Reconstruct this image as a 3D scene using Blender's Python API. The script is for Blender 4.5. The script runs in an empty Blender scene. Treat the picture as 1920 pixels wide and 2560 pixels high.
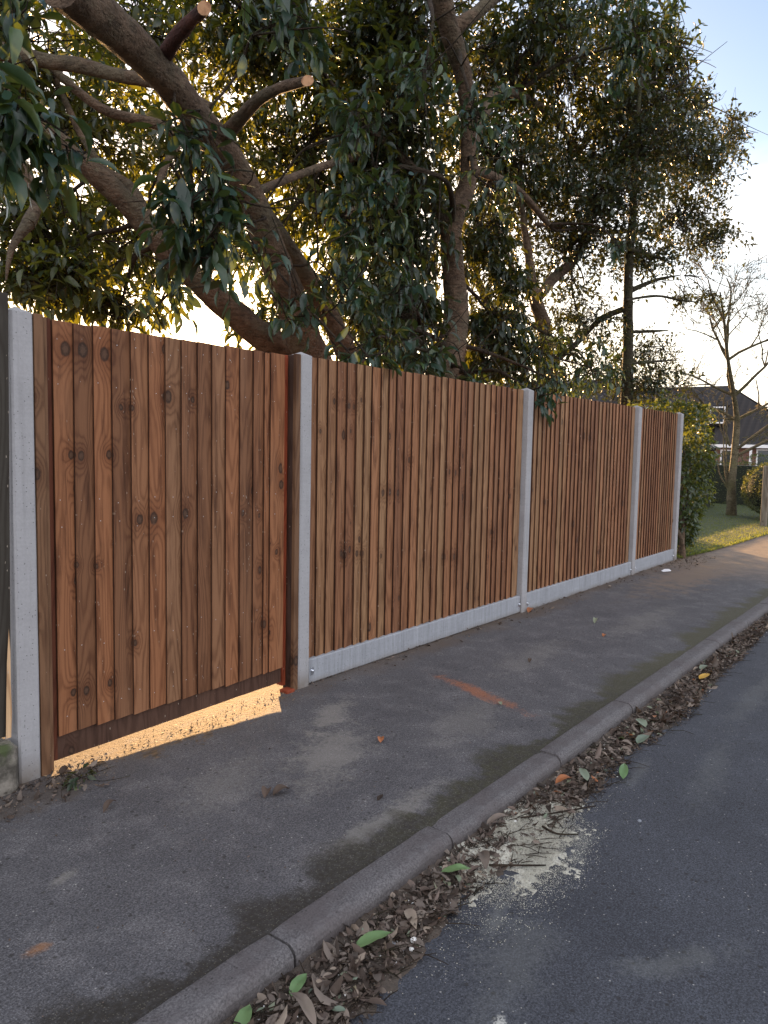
import bpy, math, random
import numpy as np
from mathutils import Vector, Matrix, noise as mnoise

# ------------------------------------------------------------------ camera, sky, sun, exposure
SUN_AZ, SUN_EL = 49.0, 7.6          # azimuth from +X towards +Y, elevation (degrees)
SKY_STRENGTH, SUN_STRENGTH, EXPOSURE = 0.12, 4.4, 2.38
scene = bpy.context.scene
C = scene.collection
cd = bpy.data.cameras.new('camera'); cam = bpy.data.objects.new('camera', cd); C.objects.link(cam)
cR = Vector((0.60737, -0.79418, 0.01948)); cU = Vector((0.05498, 0.06648, 0.99627)); cF = Vector((0.79251, 0.60404, -0.08404))
m = Matrix((cR, cU, -cF)).transposed().to_4x4(); m.translation = Vector((0, -2.949, 1.3773)); cam.matrix_world = m
cd.sensor_fit = 'VERTICAL'; cd.sensor_height = 24; cd.lens = 24 * 1918.9 / 2560; cd.clip_start = .05; cd.clip_end = 2000
scene.camera = cam
scene.view_settings.view_transform = 'Standard'; scene.view_settings.look = 'None'
scene.view_settings.exposure = EXPOSURE; scene.view_settings.gamma = 1; scene.view_settings.use_curve_mapping = False
sd = Vector((math.cos(math.radians(SUN_AZ)) * math.cos(math.radians(SUN_EL)), math.sin(math.radians(SUN_AZ)) * math.cos(math.radians(SUN_EL)), math.sin(math.radians(SUN_EL))))
sl = bpy.data.lights.new('sun', 'SUN'); so = bpy.data.objects.new('sun', sl); C.objects.link(so)
sl.energy = SUN_STRENGTH; sl.angle = math.radians(.5); sl.color = (1, .58, .25)
so.rotation_mode = 'QUATERNION'; so.rotation_quaternion = sd.to_track_quat('Z', 'Y'); so.location = (4, 4, 12)

def sock(nt, v, inp):
    if isinstance(v, bpy.types.NodeSocket): nt.links.new(v, inp)
    elif v is not None: inp.default_value = v
class G:
    """small node helper"""
    def __init__(s, nt): s.nt = nt
    def n(s, t, **k):
        o = s.nt.nodes.new(t)
        for a, b in k.items(): setattr(o, a, b)
        return o
    def m(s, op, a, b=None, c=None, clamp=False):
        o = s.n('ShaderNodeMath', operation=op, use_clamp=clamp)
        for i, v in enumerate((a, b, c)): sock(s.nt, v, o.inputs[i])
        return o.outputs[0]
    def v(s, op, a, b=None):
        o = s.n('ShaderNodeVectorMath', operation=op); sock(s.nt, a, o.inputs[0]); sock(s.nt, b, o.inputs[1])
        return o.outputs['Value'] if op in ('LENGTH', 'DOT_PRODUCT', 'DISTANCE') else o.outputs[0]
    def sep(s, a):
        o = s.n('ShaderNodeSeparateXYZ'); sock(s.nt, a, o.inputs[0]); return o.outputs
    def comb(s, x, y, z):
        o = s.n('ShaderNodeCombineXYZ')
        for i, q in enumerate((x, y, z)): sock(s.nt, q, o.inputs[i])
        return o.outputs[0]
    def noise(s, vec, scale, detail=3, rough=.55, dist=0., dim='3D', col=False):
        o = s.n('ShaderNodeTexNoise', noise_dimensions=dim); sock(s.nt, vec, o.inputs['Vector'])
        o.inputs['Scale'].default_value = scale; o.inputs['Detail'].default_value = detail
        o.inputs['Roughness'].default_value = rough; o.inputs['Distortion'].default_value = dist
        return o.outputs['Color' if col else 'Fac']
    def vor(s, vec, scale, feature='F1', dim='3D', rnd=1.):
        o = s.n('ShaderNodeTexVoronoi', feature=feature, voronoi_dimensions=dim); sock(s.nt, vec, o.inputs['Vector'])
        o.inputs['Scale'].default_value = scale; o.inputs['Randomness'].default_value = rnd
        return o.outputs
    def ramp(s, f, lo, hi, a=0., b=1.):          # smooth map range
        o = s.n('ShaderNodeMapRange', interpolation_type='SMOOTHSTEP'); sock(s.nt, f, o.inputs[0])
        for i, q in enumerate((lo, hi, a, b)): sock(s.nt, q, o.inputs[i + 1])
        return o.outputs[0]
    def mix(s, f, a, b, mode='MIX'):
        o = s.n('ShaderNodeMix', data_type='RGBA', blend_type=mode)
        sock(s.nt, f, o.inputs[0])
        for q, i in ((a, 6), (b, 7)):
            if isinstance(q, tuple) and len(q) == 3: q = (*q, 1)
            sock(s.nt, q, o.inputs[i])
        return o.outputs[2]
    def obj(s): return s.n('ShaderNodeTexCoord').outputs['Object']
    def pos(s): return s.n('ShaderNodeNewGeometry').outputs['Position']

w = bpy.data.worlds.new('World'); scene.world = w; w.use_nodes = True
g = G(w.node_tree); g.nt.nodes.clear()
sky = g.n('ShaderNodeTexSky', sky_type='NISHITA', sun_disc=False, sun_elevation=math.radians(SUN_EL), sun_rotation=math.radians(90 - SUN_AZ), air_density=1.0, dust_density=1.2, ozone_density=1.5)
dirv = g.n('ShaderNodeTexCoord').outputs['Generated']; dx, dy, dz = g.sep(dirv)
up = g.m('ADD', g.m('MAXIMUM', dz, 0.), .12)
cl = g.comb(g.m('DIVIDE', dx, up), g.m('DIVIDE', dy, up), 0.)
cn = g.noise(cl, .62, 6, .5, .3)
toward = g.v('DOT_PRODUCT', dirv, tuple(sd))
cm = g.m('MULTIPLY', g.ramp(cn, .46, .66), .8)
hz = g.m('MULTIPLY', g.ramp(dz, .0, .3, .6, 0.), 1.)
cm = g.m('MAXIMUM', cm, hz); cm = g.m('MAXIMUM', cm, g.ramp(toward, .35, -.35, 0., .9))
skyl = g.mix(1., sky.outputs[0], (.55, .53, .56), 'MULTIPLY')
glow = g.m('POWER', g.m('MAXIMUM', toward, 0.), 5.)
cloudc = g.mix(glow, (3.6, 3.55, 3.75), (6.5, 5.6, 4.4))
skyc = g.mix(cm, skyl, cloudc)
bg = g.n('ShaderNodeBackground'); g.nt.links.new(skyc, bg.inputs[0]); bg.inputs[1].default_value = SKY_STRENGTH
out = g.n('ShaderNodeOutputWorld'); g.nt.links.new(bg.outputs[0], out.inputs[0])

# ------------------------------------------------------------------ materials
def mat(name, build):
    mt = bpy.data.materials.new(name); mt.use_nodes = True; nt = mt.node_tree; nt.nodes.clear(); g = G(nt)
    b = g.n('ShaderNodeBsdfPrincipled'); o = g.n('ShaderNodeOutputMaterial'); nt.links.new(b.outputs[0], o.inputs[0])
    build(g, b, o); return mt
def setp(g, b, col=None, rough=None, metal=None, bump=None, bs=.5, bd=.01, spec=None):
    if isinstance(col, tuple): col = (*col, 1)
    sock(g.nt, col, b.inputs['Base Color']); sock(g.nt, rough, b.inputs['Roughness']); sock(g.nt, metal, b.inputs['Metallic'])
    if spec is not None: sock(g.nt, spec, b.inputs['Specular IOR Level'])
    if bump is not None:
        n = g.n('ShaderNodeBump'); n.inputs['Strength'].default_value = bs; n.inputs['Distance'].default_value = bd
        g.nt.links.new(bump, n.inputs['Height']); g.nt.links.new(n.outputs[0], b.inputs['Normal'])

GATE_KNOTS = [(-0.606, 1.725, 0.0329), (-0.529, 1.729, 0.0335), (-0.426, 1.723, 0.0327), (-0.585, 1.29, 0.0201), (-0.545, 1.286, 0.022), (-0.408, 1.291, 0.0209), (-0.592, 0.273, 0.0189), (-0.534, 0.269, 0.0209), (-0.416, 0.275, 0.0179), (-0.102, 1.561, 0.0316), (-0.35, 1.5, 0.0158), (-0.258, 0.998, 0.0255), (-0.183, 1.0, 0.0315), (-0.005, 1.011, 0.0269), (0.65, 1.132, 0.0263), (0.046, 1.556, 0.0154), (-0.296, 1.5, 0.0143), (-0.572, 0.825, 0.0119), (-0.48, 0.809, 0.0122), (0.518, 0.38, 0.0238), (0.611, 0.765, 0.0153), (-0.291, 0.433, 0.0165)]
PANEL_KNOTS = [(3.423, 1.64, 0.0193), (3.547, 1.619, 0.0197), (3.607, 1.618, 0.0163), (3.903, 1.086, 0.0231), (3.975, 1.089, 0.0233), (4.063, 1.081, 0.0217), (3.501, 0.733, 0.0199), (3.528, 0.721, 0.0218), (3.646, 0.719, 0.0223), (3.697, 0.714, 0.0168), (4.19, 1.296, 0.0201), (4.64, 0.597, 0.0238), (4.787, 0.582, 0.0266), (4.691, 1.209, 0.0195), (4.772, 1.202, 0.0197), (3.671, 1.662, 0.0147), (5.332, 0.725, 0.0214), (3.894, 0.679, 0.0155), (7.068, 1.523, 0.0347), (7.216, 1.507, 0.0323), (6.898, 0.683, 0.0315), (7.008, 0.519, 0.029), (6.263, 0.922, 0.0239), (8.192, 0.822, 0.0359), (7.58, 0.347, 0.0309), (9.649, 1.681, 0.0368)]
def wood_build(c1, c2, c3, knots=.5, dark=.5, own=(), world=False):
    def f(g, b, o):
        oi = g.n('ShaderNodeObjectInfo').outputs['Random']
        x, y, z = g.sep(g.obj())
        xx = g.m('ADD', g.m('ADD', x, g.m('MULTIPLY', y, .7)), g.m('MULTIPLY', oi, 41.7)); zz = g.m('ADD', z, g.m('MULTIPLY', oi, 93.1))
        kx, kz = .105, .42
        vo = g.vor(g.comb(g.m('DIVIDE', xx, kx), g.m('DIVIDE', zz, kz), 0.), 1., dim='2D')
        px, py, _ = g.sep(vo['Position'])
        ddx = g.m('MULTIPLY', g.m('SUBTRACT', g.m('DIVIDE', xx, kx), px), kx)
        ddz = g.m('MULTIPLY', g.m('MULTIPLY', g.m('SUBTRACT', g.m('DIVIDE', zz, kz), py), kz), .72)
        wob = g.m('MULTIPLY', g.m('SUBTRACT', g.noise(g.comb(xx, 0., zz), 45, 3), .5), .014)
        d = g.m('ADD', g.m('SQRT', g.m('ADD', g.m('MULTIPLY', ddx, ddx), g.m('MULTIPLY', ddz, ddz))), wob)
        cr, cg, cb = g.sep(vo['Color'])
        pres = g.m('LESS_THAN', cr, knots)
        size = g.m('ADD', .004, g.m('MULTIPLY', g.m('POWER', cg, 1.5), .018))
        k = g.m('MULTIPLY', g.ramp(g.m('DIVIDE', d, size), .8, 1.15, 1., 0.), pres)
        halo = g.m('MULTIPLY', g.m('EXPONENT', g.m('MULTIPLY', g.m('POWER', g.m('DIVIDE', d, g.m('MULTIPLY', size, 2.6)), 2.), -1.)), pres)
        if own:
            wx, wy, wz = g.sep(g.pos()) if world else (x, y, z)
            e = g.comb(g.m('ADD', wx, g.m('MULTIPLY', wob, .8)), g.m('MULTIPLY', g.m('ADD', wz, g.m('MULTIPLY', wob, .8)), .75), 0.); ks, hs, cs_ = [], [], []
            for (kx_, kz_, kr) in own:
                q_ = g.m('DIVIDE', g.v('LENGTH', g.v('SUBTRACT', e, (kx_, kz_ * .75, 0.))), kr * .78)
                ks.append(q_)
            mn_ = ks[0]
            for q_ in ks[1:]: mn_ = g.m('MINIMUM', mn_, q_)
            k = g.m('MAXIMUM', k, g.ramp(mn_, .75, 1.1, 1., 0.)); halo = g.m('MAXIMUM', halo, g.m('EXPONENT', g.m('MULTIPLY', g.m('POWER', g.m('DIVIDE', mn_, 2.5), 2.), -1.)))
            kd = g.m('MINIMUM', g.m('DIVIDE', d, size), mn_)
        else: kd = g.m('DIVIDE', d, size)
        n0 = g.noise(g.comb(g.m('MULTIPLY', xx, 7.), 0., g.m('MULTIPLY', zz, .75)), 1., 1.5, .4, .25)
        field = g.m('ADD', g.m('MULTIPLY', n0, 15.), g.m('MULTIPLY', halo, 3.4))
        field = g.m('ADD', field, g.m('MULTIPLY', g.noise(g.comb(g.m('MULTIPLY', xx, 60.), 0., g.m('MULTIPLY', zz, 9.)), 1., 2), .5))
        ring = g.m('POWER', g.m('ADD', g.m('MULTIPLY', g.m('SINE', g.m('MULTIPLY', field, 6.2832)), .5), .5), 2.2)
        fine = g.noise(g.comb(g.m('MULTIPLY', xx, 420.), 0., g.m('MULTIPLY', zz, 7.)), 1., 2)
        blot = g.noise(g.comb(g.m('MULTIPLY', xx, 19.), 0., g.m('MULTIPLY', zz, 1.9)), 1., 5, .65)
        big = g.noise(g.comb(g.m('MULTIPLY', xx, 5.), 0., g.m('MULTIPLY', zz, .9)), 1., 2, .6)
        r2 = g.m('FRACT', g.m('MULTIPLY', oi, 17.31))
        base = g.mix(g.ramp(oi, .1, .9), c1, c2); base = g.mix(g.ramp(r2, .35, 1.), base, c3)
        base = g.mix(g.m('MULTIPLY', ring, .6), base, g.mix(1., base, (.45, .36, .3), 'MULTIPLY'))
        base = g.mix(g.ramp(fine, .35, .75, 0., .35), base, g.mix(1., base, (.62, .58, .55), 'MULTIPLY'))
        base = g.mix(g.ramp(blot, .47, .68, 0., dark), base, g.mix(1., base, (.42, .36, .32), 'MULTIPLY'))
        base = g.mix(g.ramp(big, .5, .72, 0., .3), base, (c3[0] * 1.25, c3[1] * 1.25, c3[2] * 1.3))
        base = g.mix(g.m('MULTIPLY', halo, .7), base, g.mix(1., base, (.5, .38, .3), 'MULTIPLY'))
        kn_ = g.noise(g.comb(xx, 0., zz), 130, 3, .7); kc = g.mix(g.ramp(g.m('ADD', kd, g.m('MULTIPLY', g.m('SUBTRACT', kn_, .5), 1.1)), .25, .85), (.075, .042, .026), (.02, .011, .007))
        base = g.mix(g.m('MULTIPLY', k, .88), base, kc)
        fl = g.vor(g.comb(g.m('MULTIPLY', xx, 1.), 0., g.m('MULTIPLY', zz, .35)), 70.)
        fk = g.m('MULTIPLY', g.m('LESS_THAN', fl['Distance'], .13), g.m('GREATER_THAN', blot, .56))
        base = g.mix(g.m('MULTIPLY', fk, .6), base, (.42, .36, .3))
        h = g.m('SUBTRACT', g.m('ADD', g.m('MULTIPLY', ring, -.35), fine), g.m('MULTIPLY', k, .8))
        setp(g, b, base, .72, None, h, .35, .002, .25)
    return f
WOOD = mat('fence_board_wood', wood_build((.30, .142, .068), (.20, .09, .044), (.28, .16, .082), .22, 1., PANEL_KNOTS, True))
WOOD_GATE = mat('gate_board_wood', wood_build((.26, .11, .049), (.165, .075, .036), (.22, .115, .06), .16, .95, GATE_KNOTS))
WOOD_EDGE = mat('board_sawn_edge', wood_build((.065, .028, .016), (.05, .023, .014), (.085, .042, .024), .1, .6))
WOOD_DARK = mat('dark_rail_timber', wood_build((.075, .038, .026), (.05, .028, .02), (.09, .05, .032), .3, .7))  # dark brown timber for rails and the back of a gate post
WOOD_POST = mat('gate_post_timber', wood_build((.19, .1, .052), (.14, .075, .04), (.2, .12, .07), .4, .6))
WOOD_RED = mat('backlit_red_stile', wood_build((.30, .07, .025), (.24, .05, .02), (.2, .05, .02), .2, .5))  # orange-red of sun from behind the right stile put into the colour
WOOD_RED2 = mat('dark_red_stile', wood_build((.13, .035, .016), (.1, .03, .014), (.12, .05, .03), .2, .5))
WOOD_OLD = mat('old_fence_wood', wood_build((.034, .028, .025), (.026, .023, .021), (.045, .04, .032), .3, .5))
WOOD_GREY = mat('grey_wood', wood_build((.2, .17, .13), (.16, .14, .11), (.22, .19, .14), .2, .5))
WOOD_RAW = mat('raw_split_wood', wood_build((.62, .42, .24), (.55, .36, .2), (.6, .42, .25), .0, .2))

def concrete(c, streak=0.):
    def f(g, b, o):
        p = g.obj(); oi = g.n('ShaderNodeObjectInfo').outputs['Random']
        p = g.v('ADD', p, g.comb(g.m('MULTIPLY', oi, 13.), 0., g.m('MULTIPLY', oi, 7.)))
        n1 = g.noise(p, 5, 5, .6); n2 = g.noise(p, 90, 3, .6); x, y, z = g.sep(p)
        n3 = g.noise(g.comb(g.m('MULTIPLY', x, 5.), y, g.m('MULTIPLY', z, 60.)), 1., 3)
        st = g.noise(g.comb(g.m('MULTIPLY', x, 60.), y, g.m('MULTIPLY', z, 3.)), 1., 3)
        v = g.m('ADD', g.m('MULTIPLY', g.m('SUBTRACT', n1, .5), .5), g.m('ADD', g.m('MULTIPLY', g.m('SUBTRACT', n2, .5), .35), g.m('MULTIPLY', g.m('SUBTRACT', n3, .5), .22)))
        if streak: v = g.m('ADD', v, g.m('MULTIPLY', g.m('SUBTRACT', st, .5), streak))
        col = g.mix(g.m('ADD', v, .5, clamp=True), tuple(q * .55 for q in c), tuple(q * 1.35 for q in c))
        pit = g.vor(p, 75); pm = g.m('MULTIPLY', g.ramp(pit['Distance'], .13, .22, 1., 0.), g.m('GREATER_THAN', g.sep(pit['Color'])[0], .55))
        col = g.mix(g.m('MULTIPLY', pm, .75), col, tuple(q * .3 for q in c))
        if streak:
            sc = g.noise(g.comb(g.m('MULTIPLY', x, 6.), y, g.m('MULTIPLY', z, 70.)), 1., 3, .6)
            col = g.mix(g.m('MULTIPLY', g.ramp(sc, .66, .72), g.ramp(n1, .5, .6, 0., .6)), col, tuple(q * 1.7 for q in c))
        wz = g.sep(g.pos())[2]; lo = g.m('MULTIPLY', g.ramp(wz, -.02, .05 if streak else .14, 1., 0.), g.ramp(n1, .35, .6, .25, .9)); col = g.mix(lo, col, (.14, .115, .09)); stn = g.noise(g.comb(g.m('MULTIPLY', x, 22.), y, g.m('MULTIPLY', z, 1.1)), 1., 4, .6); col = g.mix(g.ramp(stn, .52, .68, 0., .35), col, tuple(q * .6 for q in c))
        setp(g, b, col, .85, None, g.m('SUBTRACT', g.m('MULTIPLY', n2, .5), pm), .5, .003, .3)
    return f
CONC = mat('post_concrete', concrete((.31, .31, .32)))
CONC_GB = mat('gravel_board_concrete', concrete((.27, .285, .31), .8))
def stone_b(g, b, o):
    p = g.obj(); n = g.noise(p, 14, 5, .65); z = g.sep(p)[2]; mo = g.noise(p, 9, 4)
    col = g.mix(g.ramp(n, .35, .7), (.05, .045, .036), (.22, .2, .17))
    col = g.mix(g.m('MULTIPLY', g.ramp(z, .1, .17), g.ramp(mo, .4, .55)), col, (.045, .06, .02))
    setp(g, b, col, .9, None, n, .8, .01)
STONE = mat('mossy_stone', stone_b)

def asphalt(base, kind):
    def f(g, b, o):
        p = g.pos(); x, y, z = g.sep(p); p2 = g.comb(x, y, 0.)
        gr = g.noise(p2, 150, 3, .8); gm = g.noise(p2, 55, 3, .65); big = g.noise(p2, 1.7, 4, .6); mid = g.noise(p2, 6., 4, .6)
        ag = g.vor(p2, 150)
        agm = g.m('MULTIPLY', g.ramp(ag['Distance'], .2, .4, 1., 0.), g.m('GREATER_THAN', g.sep(ag['Color'])[0], .62))
        ag2 = g.vor(p2, 95); dk = g.m('MULTIPLY', g.ramp(ag2['Distance'], .2, .4, 1., 0.), g.m('GREATER_THAN', g.sep(ag2['Color'])[1], .72))
        col = g.mix(g.ramp(gr, .32, .68), tuple(q * .38 for q in base), tuple(q * 1.75 for q in base)); col = g.mix(g.ramp(gm, .4, .68, 0., .5), col, tuple(q * .5 for q in base))
        col = g.mix(g.m('MULTIPLY', agm, .6), col, tuple(q * 2.3 for q in base))
        col = g.mix(g.m('MULTIPLY', dk, .6), col, tuple(q * .35 for q in base))
        sp = g.vor(p2, 34); spm = g.m('MULTIPLY', g.ramp(sp['Distance'], .06, .12, 1., 0.), g.m('GREATER_THAN', g.sep(sp['Color'])[2], .8))
        col = g.mix(g.m('MULTIPLY', spm, .8), col, (.35, .34, .32))
        sg = g.vor(p2, 21); sgm = g.m('MULTIPLY', g.ramp(sg['Distance'], .1, .2, 1., 0.), g.m('GREATER_THAN', g.sep(sg['Color'])[2], .72))
        col = g.mix(g.m('MULTIPLY', sgm, .7), col, (.02, .018, .016))
        col = g.mix(g.ramp(mid, .45, .7, 0., .5), col, g.mix(1., col, (1.75, 1.72, 1.66) if kind == 'pavement' else (1.35, 1.38, 1.38), 'MULTIPLY'))
        col = g.mix(g.ramp(big, .45, .7, 0., .45), col, g.mix(1., col, (.62, .62, .63), 'MULTIPLY'))
        def blob(cx, cy, rx, ry, ang=0., wob=.5):
            ca, sa = math.cos(ang), math.sin(ang)
            u = g.m('ADD', g.m('MULTIPLY', g.m('SUBTRACT', x, cx), ca / rx), g.m('MULTIPLY', g.m('SUBTRACT', y, cy), sa / rx))
            v = g.m('ADD', g.m('MULTIPLY', g.m('SUBTRACT', x, cx), -sa / ry), g.m('MULTIPLY', g.m('SUBTRACT', y, cy), ca / ry))
            dd = g.m('SQRT', g.m('ADD', g.m('MULTIPLY', u, u), g.m('MULTIPLY', v, v)))
            dd = g.m('ADD', dd, g.m('MULTIPLY', g.ramp(gm, .35, .65), .25)); dd = g.m('ADD', dd, g.m('MULTIPLY', g.m('SUBTRACT', g.noise(p2, 7, 7, .72, .6), .5), wob * 4.5))
            return dd
        if kind == 'pavement':
            # pale worn / dusty patches
            for cx, cy, rx, ry, a, k in ((2.9, -.42, .35, .12, .4, .48), (2.55, -.75, .5, .22, .5, .45), (3.3, -1.0, .6, .2, .2, .22), (2.2, -1.3, .5, .08, 0., .45), (2.05, -.62, .4, .2, .3, .22), (4.6, -.7, .8, .2, .1, .2), (6.2, -.9, 1., .2, 0., .22), (1.25, -.75, .07, .03, .3, .4)):
                col = g.mix(g.m('MULTIPLY', g.ramp(blob(cx, cy, rx, ry, a), .3, 1.1, 1., 0.), k), col, (.24, .225, .2))
            # sawdust and sand in the gateway
            s = g.ramp(blob(2.35, .06, .85, .26, 0., .5), .75, 1.05, 1., 0.)
            sn = g.m('MULTIPLY', g.ramp(g.noise(g.comb(g.m('MULTIPLY', x, .5), g.m('MULTIPLY', y, 1.), 0.), 42, 4, .7), .36, .5), g.ramp(g.noise(g.comb(g.m('MULTIPLY', x, .35), y, 0.), 16, 4, .65), .4, .48))
            tm = g.noise(g.comb(g.m('MULTIPLY', x, .22), y, 0.), 60, 2, .5)
            col = g.mix(g.m('MULTIPLY', s, sn), col, g.mix(g.ramp(tm, .35, .65), (.05, .03, .016), (.15, .095, .048)))
            # brown earth washed along the fence foot
            eb = g.m('ADD', y, g.m('MULTIPLY', g.m('SUBTRACT', g.noise(p2, 3.5, 5, .6), .5), .45))
            earth = g.m('MULTIPLY', g.ramp(eb, -.22, .02), g.ramp(x, 2.9, 4.6, .5, 1.))
            col = g.mix(g.m('MULTIPLY', earth, .8), col, (.085, .06, .042))
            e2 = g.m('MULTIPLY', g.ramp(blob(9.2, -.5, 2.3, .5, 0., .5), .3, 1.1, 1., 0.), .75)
            col = g.mix(e2, col, (.17, .125, .09))  # dusty earth, with some sunlit brightness put into its colour
            e4 = g.m('MULTIPLY', g.m('MULTIPLY', g.ramp(x, 8.6, 10.5), g.ramp(mid, .3, .6, .5, 1.)), .8); col = g.mix(e4, col, (.2, .15, .11))  # far pavement lightened, brightness of the sunlit patch put into the colour
            e3 = g.m('MULTIPLY', g.ramp(blob(1.5, -.16, .35, .16, .2, .6), .4, 1.1, 1., 0.), .85)
            col = g.mix(e3, col, g.mix(gr, (.03, .024, .02), (.12, .1, .085)))
            # reddish brick dust smear
            r = g.m('MULTIPLY', g.ramp(blob(3.73, -.8, .5, .085, math.atan2(-.85, -.3), .45), .35, 1.05, 1., 0.), g.ramp(gr, .3, .65, .25, 1.))
            col = g.mix(g.m('MULTIPLY', r, .9), col, (.29, .10, .04))
            r = g.ramp(blob(1.02, -1.02, .05, .03, 0., .5), .3, 1.1, 1., 0.); col = g.mix(g.m('MULTIPLY', r, .5), col, (.3, .13, .04))
            # moss and damp along the back of the kerb
            mw = g.noise(g.comb(x, 0., 0.), 1.9, 3, .6); mn = g.noise(p2, 16, 5, .7)
            wid = g.m('ADD', g.m('MULTIPLY', g.ramp(mw, .34, .62), .2), .03)
            dk_ = g.m('SUBTRACT', g.m('ADD', y, 1.465), g.m('MULTIPLY', g.m('SUBTRACT', mn, .5), .14))
            mo = g.m('MULTIPLY', g.ramp(g.m('DIVIDE', dk_, wid), .55, 1.25, 1., 0.), g.ramp(gm, .3, .6, .75, 1.))
            grn = g.ramp(x, 1.5, 2.6); mc = g.mix(g.m('MULTIPLY', grn, g.ramp(mn, .3, .6)), (.022, .018, .013), (.036, .034, .016))
            mc = g.mix(g.ramp(x, 3.2, 5.5), mc, (.055, .052, .026))
            mc = g.mix(g.m('MULTIPLY', agm, .5), mc, (.15, .14, .1))
            col = g.mix(g.m('MULTIPLY', mo, .9), col, mc)
        else:
            for cx, cy, rx, ry, a, k in ((2.6, -1.9, .2, .05, .15, .35), (2.2, -2.38, .28, .07, -.6, .22), (1.9, -2.0, .4, .15, .2, .18), (3.6, -2.1, .6, .1, .1, .15), (5., -2.0, .9, .12, 0., .18), (2.05, -1.86, .25, .04, .2, .3), (3.4, -1.84, .3, .05, .1, .2)):
                col = g.mix(g.m('MULTIPLY', g.ramp(blob(cx, cy, rx, ry, a, .5), .2, 1.1, 1., 0.), k), col, (.2, .205, .19))
            for cx, cy, rx in ((1.66, -2.09, .035), (1.56, -2.065, .025), (1.66, -2.16, .02)):
                col = g.mix(g.m('MULTIPLY', g.ramp(blob(cx, cy, rx, rx * .6, .4, .5), .5, 1.2, 1., 0.), g.ramp(g.noise(p2, 90, 3, .7), .4, .55)), col, (.4, .4, .37))
        h = g.m('ADD', g.m('MULTIPLY', gr, .6), g.m('ADD', g.m('MULTIPLY', agm, .6), gm))
        setp(g, b, col, .82, None, h, .55, .005, .35)
    return f
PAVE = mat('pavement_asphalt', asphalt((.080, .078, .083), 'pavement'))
ROAD = mat('road_asphalt', asphalt((.05, .053, .063), 'road'))
def kerb_b(g, b, o):
    p = g.pos(); oi = g.n('ShaderNodeObjectInfo').outputs['Random']; x, y, z = g.sep(p)
    n1 = g.noise(p, 4, 5, .65); n2 = g.noise(p, 150, 3, .7); n3 = g.noise(p, 20, 4, .6)
    col = g.mix(g.ramp(n2, .3, .7), (.048, .045, .047), (.14, .132, .135))
    col = g.mix(g.ramp(n1, .4, .62, 0., .6), col, (.07, .058, .058)); col = g.mix(g.ramp(n3, .5, .7, 0., .5), col, g.mix(1., col, (.55, .52, .5), 'MULTIPLY')); dkv = g.vor(p, 60); col = g.mix(g.m('MULTIPLY', g.ramp(dkv['Distance'], .12, .25, .7, 0.), g.m('GREATER_THAN', g.sep(dkv['Color'])[0], .6)), col, (.02, .018, .017))
    wr = g.m('MULTIPLY', g.ramp(y, -1.575, -1.535, 0., 1.), g.ramp(y, -1.535, -1.5, 1., 0.))
    col = g.mix(g.m('MULTIPLY', g.m('MULTIPLY', wr, g.ramp(n3, .45, .7)), .4), col, (.19, .185, .19))
    col = g.mix(g.ramp(z, -.06, -.012, .65, 0.), col, (.045, .035, .032))
    setp(g, b, col, .85, None, n2, .5, .003)
KERB = mat('kerb_concrete', kerb_b)
def soil_b(g, b, o):
    p = g.pos(); n = g.noise(p, 90, 4, .8); n2 = g.noise(p, 9, 3)
    col = g.mix(n, (.02, .016, .013), (.15, .12, .095)); col = g.mix(g.ramp(n2, .4, .7, 0., .5), col, (.06, .04, .028))
    setp(g, b, col, .95, None, n, 1., .01)
SOIL = mat('gutter_soil', soil_b)
def sawd_b(g, b, o):
    p = g.pos(); n = g.noise(p, 140, 3, .75); n2 = g.noise(p, 22, 4, .65)
    col = g.mix(g.ramp(n, .3, .6), (.24, .225, .185), (.56, .545, .46)); col = g.mix(g.ramp(n2, .6, .75, 0., .6), col, (.14, .12, .085))
    setp(g, b, col, .95, None, n, 1., .006)
SAWD = mat('sawdust', sawd_b)

def leaf_mat(name, ca, cb, cc, trans, tcol, rough=.38, spec=.5):
    def f(g, b, o):
        at = g.n('ShaderNodeAttribute', attribute_name='rnd').outputs['Fac']
        r2 = g.m('FRACT', g.m('MULTIPLY', at, 23.7))
        col = g.mix(g.ramp(at, 0., 1.), ca, cb); col = g.mix(g.ramp(r2, .8, .95), col, cc)
        n = g.noise(g.pos(), 30, 2)
        col = g.mix(g.ramp(n, .35, .7, 0., .4), col, g.mix(1., col, (.6, .65, .6), 'MULTIPLY'))
        setp(g, b, col, rough, None, None, spec=spec)
        t = g.n('ShaderNodeBsdfTranslucent'); g.nt.links.new(g.mix(r2, tcol, tuple(q * .55 for q in tcol)), t.inputs[0])
        mx = g.n('ShaderNodeMixShader'); mx.inputs[0].default_value = trans
        g.nt.links.new(b.outputs[0], mx.inputs[1]); g.nt.links.new(t.outputs[0], mx.inputs[2]); g.nt.links.new(mx.outputs[0], o.inputs[0])
    return f
def LM(name, *a, **k): return mat(name, leaf_mat(name, *a, **k))
LEAF = LM('laurel_leaf', (.009, .022, .012), (.017, .034, .014), (.045, .06, .016), .2, (.5, .5, .03))
LEAF_NEAR = LM('laurel_leaf_skylit', (.008, .026, .018), (.019, .046, .027), (.05, .085, .03), .12, (.25, .33, .04), rough=.36, spec=.45)  # same laurel, bluish skylight on the near leaves put into the colour
LEAF_MID = LM('laurel_leaf_shaded', (.006, .016, .009), (.013, .028, .014), (.03, .045, .015), .09, (.45, .45, .03), rough=.4, spec=.4)  # same laurel, shade of the middle crown put into a darker colour
HOLLY = LM('holly_leaf', (.009, .02, .013), (.016, .03, .016), (.03, .04, .02), .09, (.3, .32, .05), rough=.38)
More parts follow.
